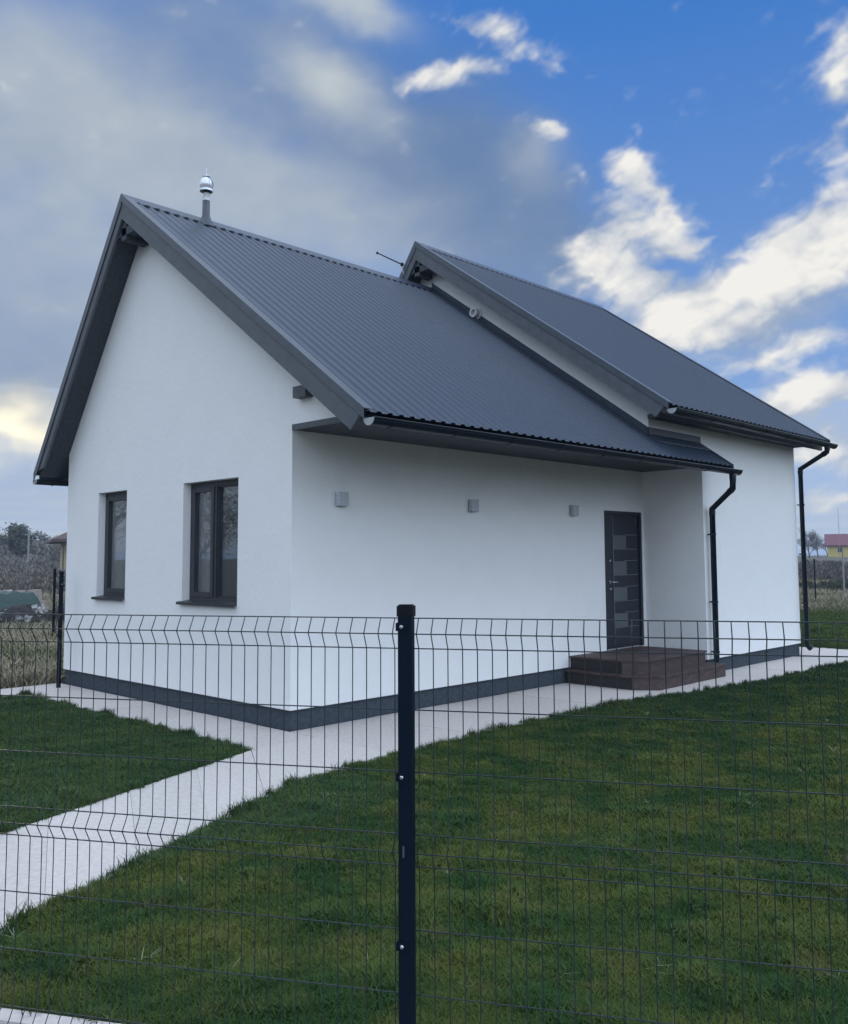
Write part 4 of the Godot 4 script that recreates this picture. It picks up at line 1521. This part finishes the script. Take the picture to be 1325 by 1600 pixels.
	st = new_st()
	ball(st, Vector3(0.3, 0.74, 0.1), Vector3(0.20, 0.07, 0.12), 0.5, 2)
	obj("weight_stone", st, M.stone, tarp)
	var bp := polar(21.75, 34.5)
	var stack := thing("block_stack", "untidy stack of pale pinkish blocks right of the tarpaulin", "blocks", bp, 0.7)
	var bm := new_st()
	bevel_box(bm, Vector3(-0.145, 0.0, -0.12), Vector3(0.145, 0.19, 0.12), 0.01)
	var bmesh := commit(bm, M.pale_block)
	for row in 4:
		for c in 4 - row / 2:
			for d in 2:
				if row == 3 and rng.randf() < 0.45:
					continue
				var b := inst("block", bmesh, stack)
				b.position = Vector3(-0.45 + c * 0.30 + rng.randf_range(-0.02, 0.02), row * 0.195 - 0.03, d * 0.26)
				b.rotation.y = rng.randf_range(-0.12, 0.12)
	# brown-roofed house behind the field
	var hp := polar(26.35, 72.0)
	var hs := thing("far_house", "ochre house with brown hipped roof behind our house's left edge", "house", hp + Vector3(0, 0.45, 0), deg_to_rad(-20.0))
	st = new_st()
	box(st, Vector3(-3.4, -1.5, -4.0), Vector3(5.0, 2.6, 4.0))
	obj("wall", st, M.cream, hs)
	st = new_st()
	hip(st, Vector3(-4.5, 2.6, -5.0), Vector3(6.0, 2.6, 5.0), 2.4)
	obj("roof", st, M.brown_roof, hs)
	for x in [-2.6, 0.0, 2.6]:
		st = new_st()
		box(st, Vector3(x - 0.5, 0.9, 3.98), Vector3(x + 0.5, 2.1, 4.03))
		var w := obj("window", st, M.frame, hs)
		st = new_st()
		box(st, Vector3(x - 0.42, 0.98, 4.03), Vector3(x + 0.42, 2.02, 4.04))
		obj("pane", st, M.far_glass, w)
	st = new_st()
	box(st, Vector3(-3.43, 0.2, -1.0), Vector3(-3.38, 2.2, -0.1))
	obj("door", st, M.frame, hs)

func hip(st: SurfaceTool, lo: Vector3, hi: Vector3, rise: float) -> void:
	var y := lo.y
	var mz := (lo.z + hi.z) * 0.5
	var run := (hi.z - lo.z) * 0.5
	var a := Vector3(lo.x, y, lo.z)
	var b := Vector3(hi.x, y, lo.z)
	var c := Vector3(hi.x, y, hi.z)
	var d := Vector3(lo.x, y, hi.z)
	var e := Vector3(lo.x + run, y + rise, mz)
	var f := Vector3(hi.x - run, y + rise, mz)
	quad(st, d, c, f, e); quad(st, b, a, e, f); tri(st, a, d, e); tri(st, c, b, f)
	var t := Vector3(0, -0.2, 0)
	quad(st, d + t, c + t, c, d); quad(st, b + t, a + t, a, b); quad(st, a + t, d + t, d, a); quad(st, c + t, b + t, b, c)
	quad(st, a + t, b + t, c + t, d + t)

# ---------------------------------------------------------------- beyond the garden, right
func build_far_right() -> void:
	var at := polar(70.9, 190.0)
	var turn := deg_to_rad(-70.0)
	var hs := thing("far_house", "small yellow house with dark red roof on the right skyline", "house", at, turn)
	var st := new_st()
	prism(st, [Vector3(-4.6, -0.3, -3.4), Vector3(-4.6, 2.15, -3.4), Vector3(-4.6, 3.9, 0), Vector3(-4.6, 2.15, 3.4), Vector3(-4.6, -0.3, 3.4)], Vector3(9.2, 0, 0))
	obj("wall", st, M.yellow, hs)
	st = new_st()
	for s in [-1.0, 1.0]:
		prism(st, [Vector3(-5.1, 4.15, 0), Vector3(-5.1, 1.95, s * 4.0), Vector3(-5.1, 2.10, s * 4.05), Vector3(-5.1, 4.32, 0)], Vector3(10.2, 0, 0))
	obj("roof", st, M.red_roof, hs)
	for x in [-2.4, 0.4, 2.8]:
		st = new_st()
		box(st, Vector3(x - 0.4, 0.8, 3.38), Vector3(x + 0.4, 1.7, 3.44))
		var w := obj("window", st, M.frame, hs)
		st = new_st()
		box(st, Vector3(x - 0.33, 0.87, 3.44), Vector3(x + 0.33, 1.63, 3.45))
		obj("pane", st, M.far_glass, w)
	st = new_st()
	box(st, Vector3(-0.4, 3.9, -0.3), Vector3(0.2, 4.9, 0.3))
	obj("chimney", st, M.brown_roof, hs)
	var mast := thing("aerial_mast", "thin aerial mast with cross bars rising above the red roof", "aerial", polar(70.15, 184.0))
	st = new_st()
	tube(st, [Vector3(0, 0, 0), Vector3(0, 4.0, 0), Vector3(0, 9.0, 0)], [0.06, 0.045, 0.03], 6)
	obj("mast", st, M.pole, mast)
	st = new_st()
	for y in [6.0, 7.4]:
		box(st, Vector3(-0.5, y, -0.03), Vector3(0.5, y + 0.05, 0.03))
	obj("cross_bars", st, M.pole, mast)
	var pole := thing("marker_pole", "slim grey pole standing in the rough grass right of the lone post", "pole", polar(70.3, 37.0))
	st = new_st()
	tube(st, [Vector3(0, -0.2, 0), Vector3(0, 1.95, 0)], [0.035, 0.03], 8)
	obj("shaft", st, M.pole, pole)
	var scrub := "scrub bushes of the right field"
	var b0 := make_bush("scrub_bush", "grey-brown scrub bush behind the lone fence post", polar(69.4, 62.0), 4.4, 0.85, 2400, Color(0.14, 0.12, 0.11), Color(0.085, 0.08, 0.07), scrub)
	var b1 := make_bush("scrub_bush", "dark green scrub at the end of the mown lawn", polar(70.4, 44.0), 3.4, 0.5, 2200, Color(0.035, 0.05, 0.028), Color(0.06, 0.065, 0.04), scrub)
	var labels := ["grey scrub right of the slim pole", "low dark scrub left of the lone fence post", "brown scrub half hidden by the right downpipe", "dark scrub at the right rim of the field", "faded scrub before the yellow house", "low green scrub farther along the field", "pale brown scrub below the skyline trees", "dark scrub beyond the slim pole", "brown scrub at the right end of the field", "dark scrub at the right end of the field"]
	var k := 0
	for b in [[70.9, 60.0], [69.0, 46.0], [68.4, 66.0], [71.9, 45.0], [70.2, 84.0], [73.4, 48.0], [68.9, 90.0], [70.9, 52.0], [76.0, 60.0], [79.0, 55.0]]:
		dup(b1 if k % 2 else b0, labels[k], polar(b[0], b[1]), k * 1.1, 0.9 + 0.1 * (k % 3) + (0.3 if b[1] > 80.0 else 0.0))
		k += 1
	var grp := "bare trees on the right skyline"
	var tr := make_tree("skyline_tree", "bare grey tree on the skyline left of the yellow house", polar(69.0, 180.0), 5.6, 900, 0.26, Color(0.085, 0.08, 0.075), Color(0.11, 0.10, 0.095), grp, M.bark)
	dup(tr, "smaller bare tree close beside the yellow house's wall", polar(69.5, 200.0), 1.0, 0.85)
	dup(tr, "bare tree on the skyline just right of the downpipe", polar(68.5, 170.0), 2.0, 1.0)
	dup(tr, "wide bare tree on the skyline beyond the red roof", polar(72.6, 205.0), 3.0, 1.2)
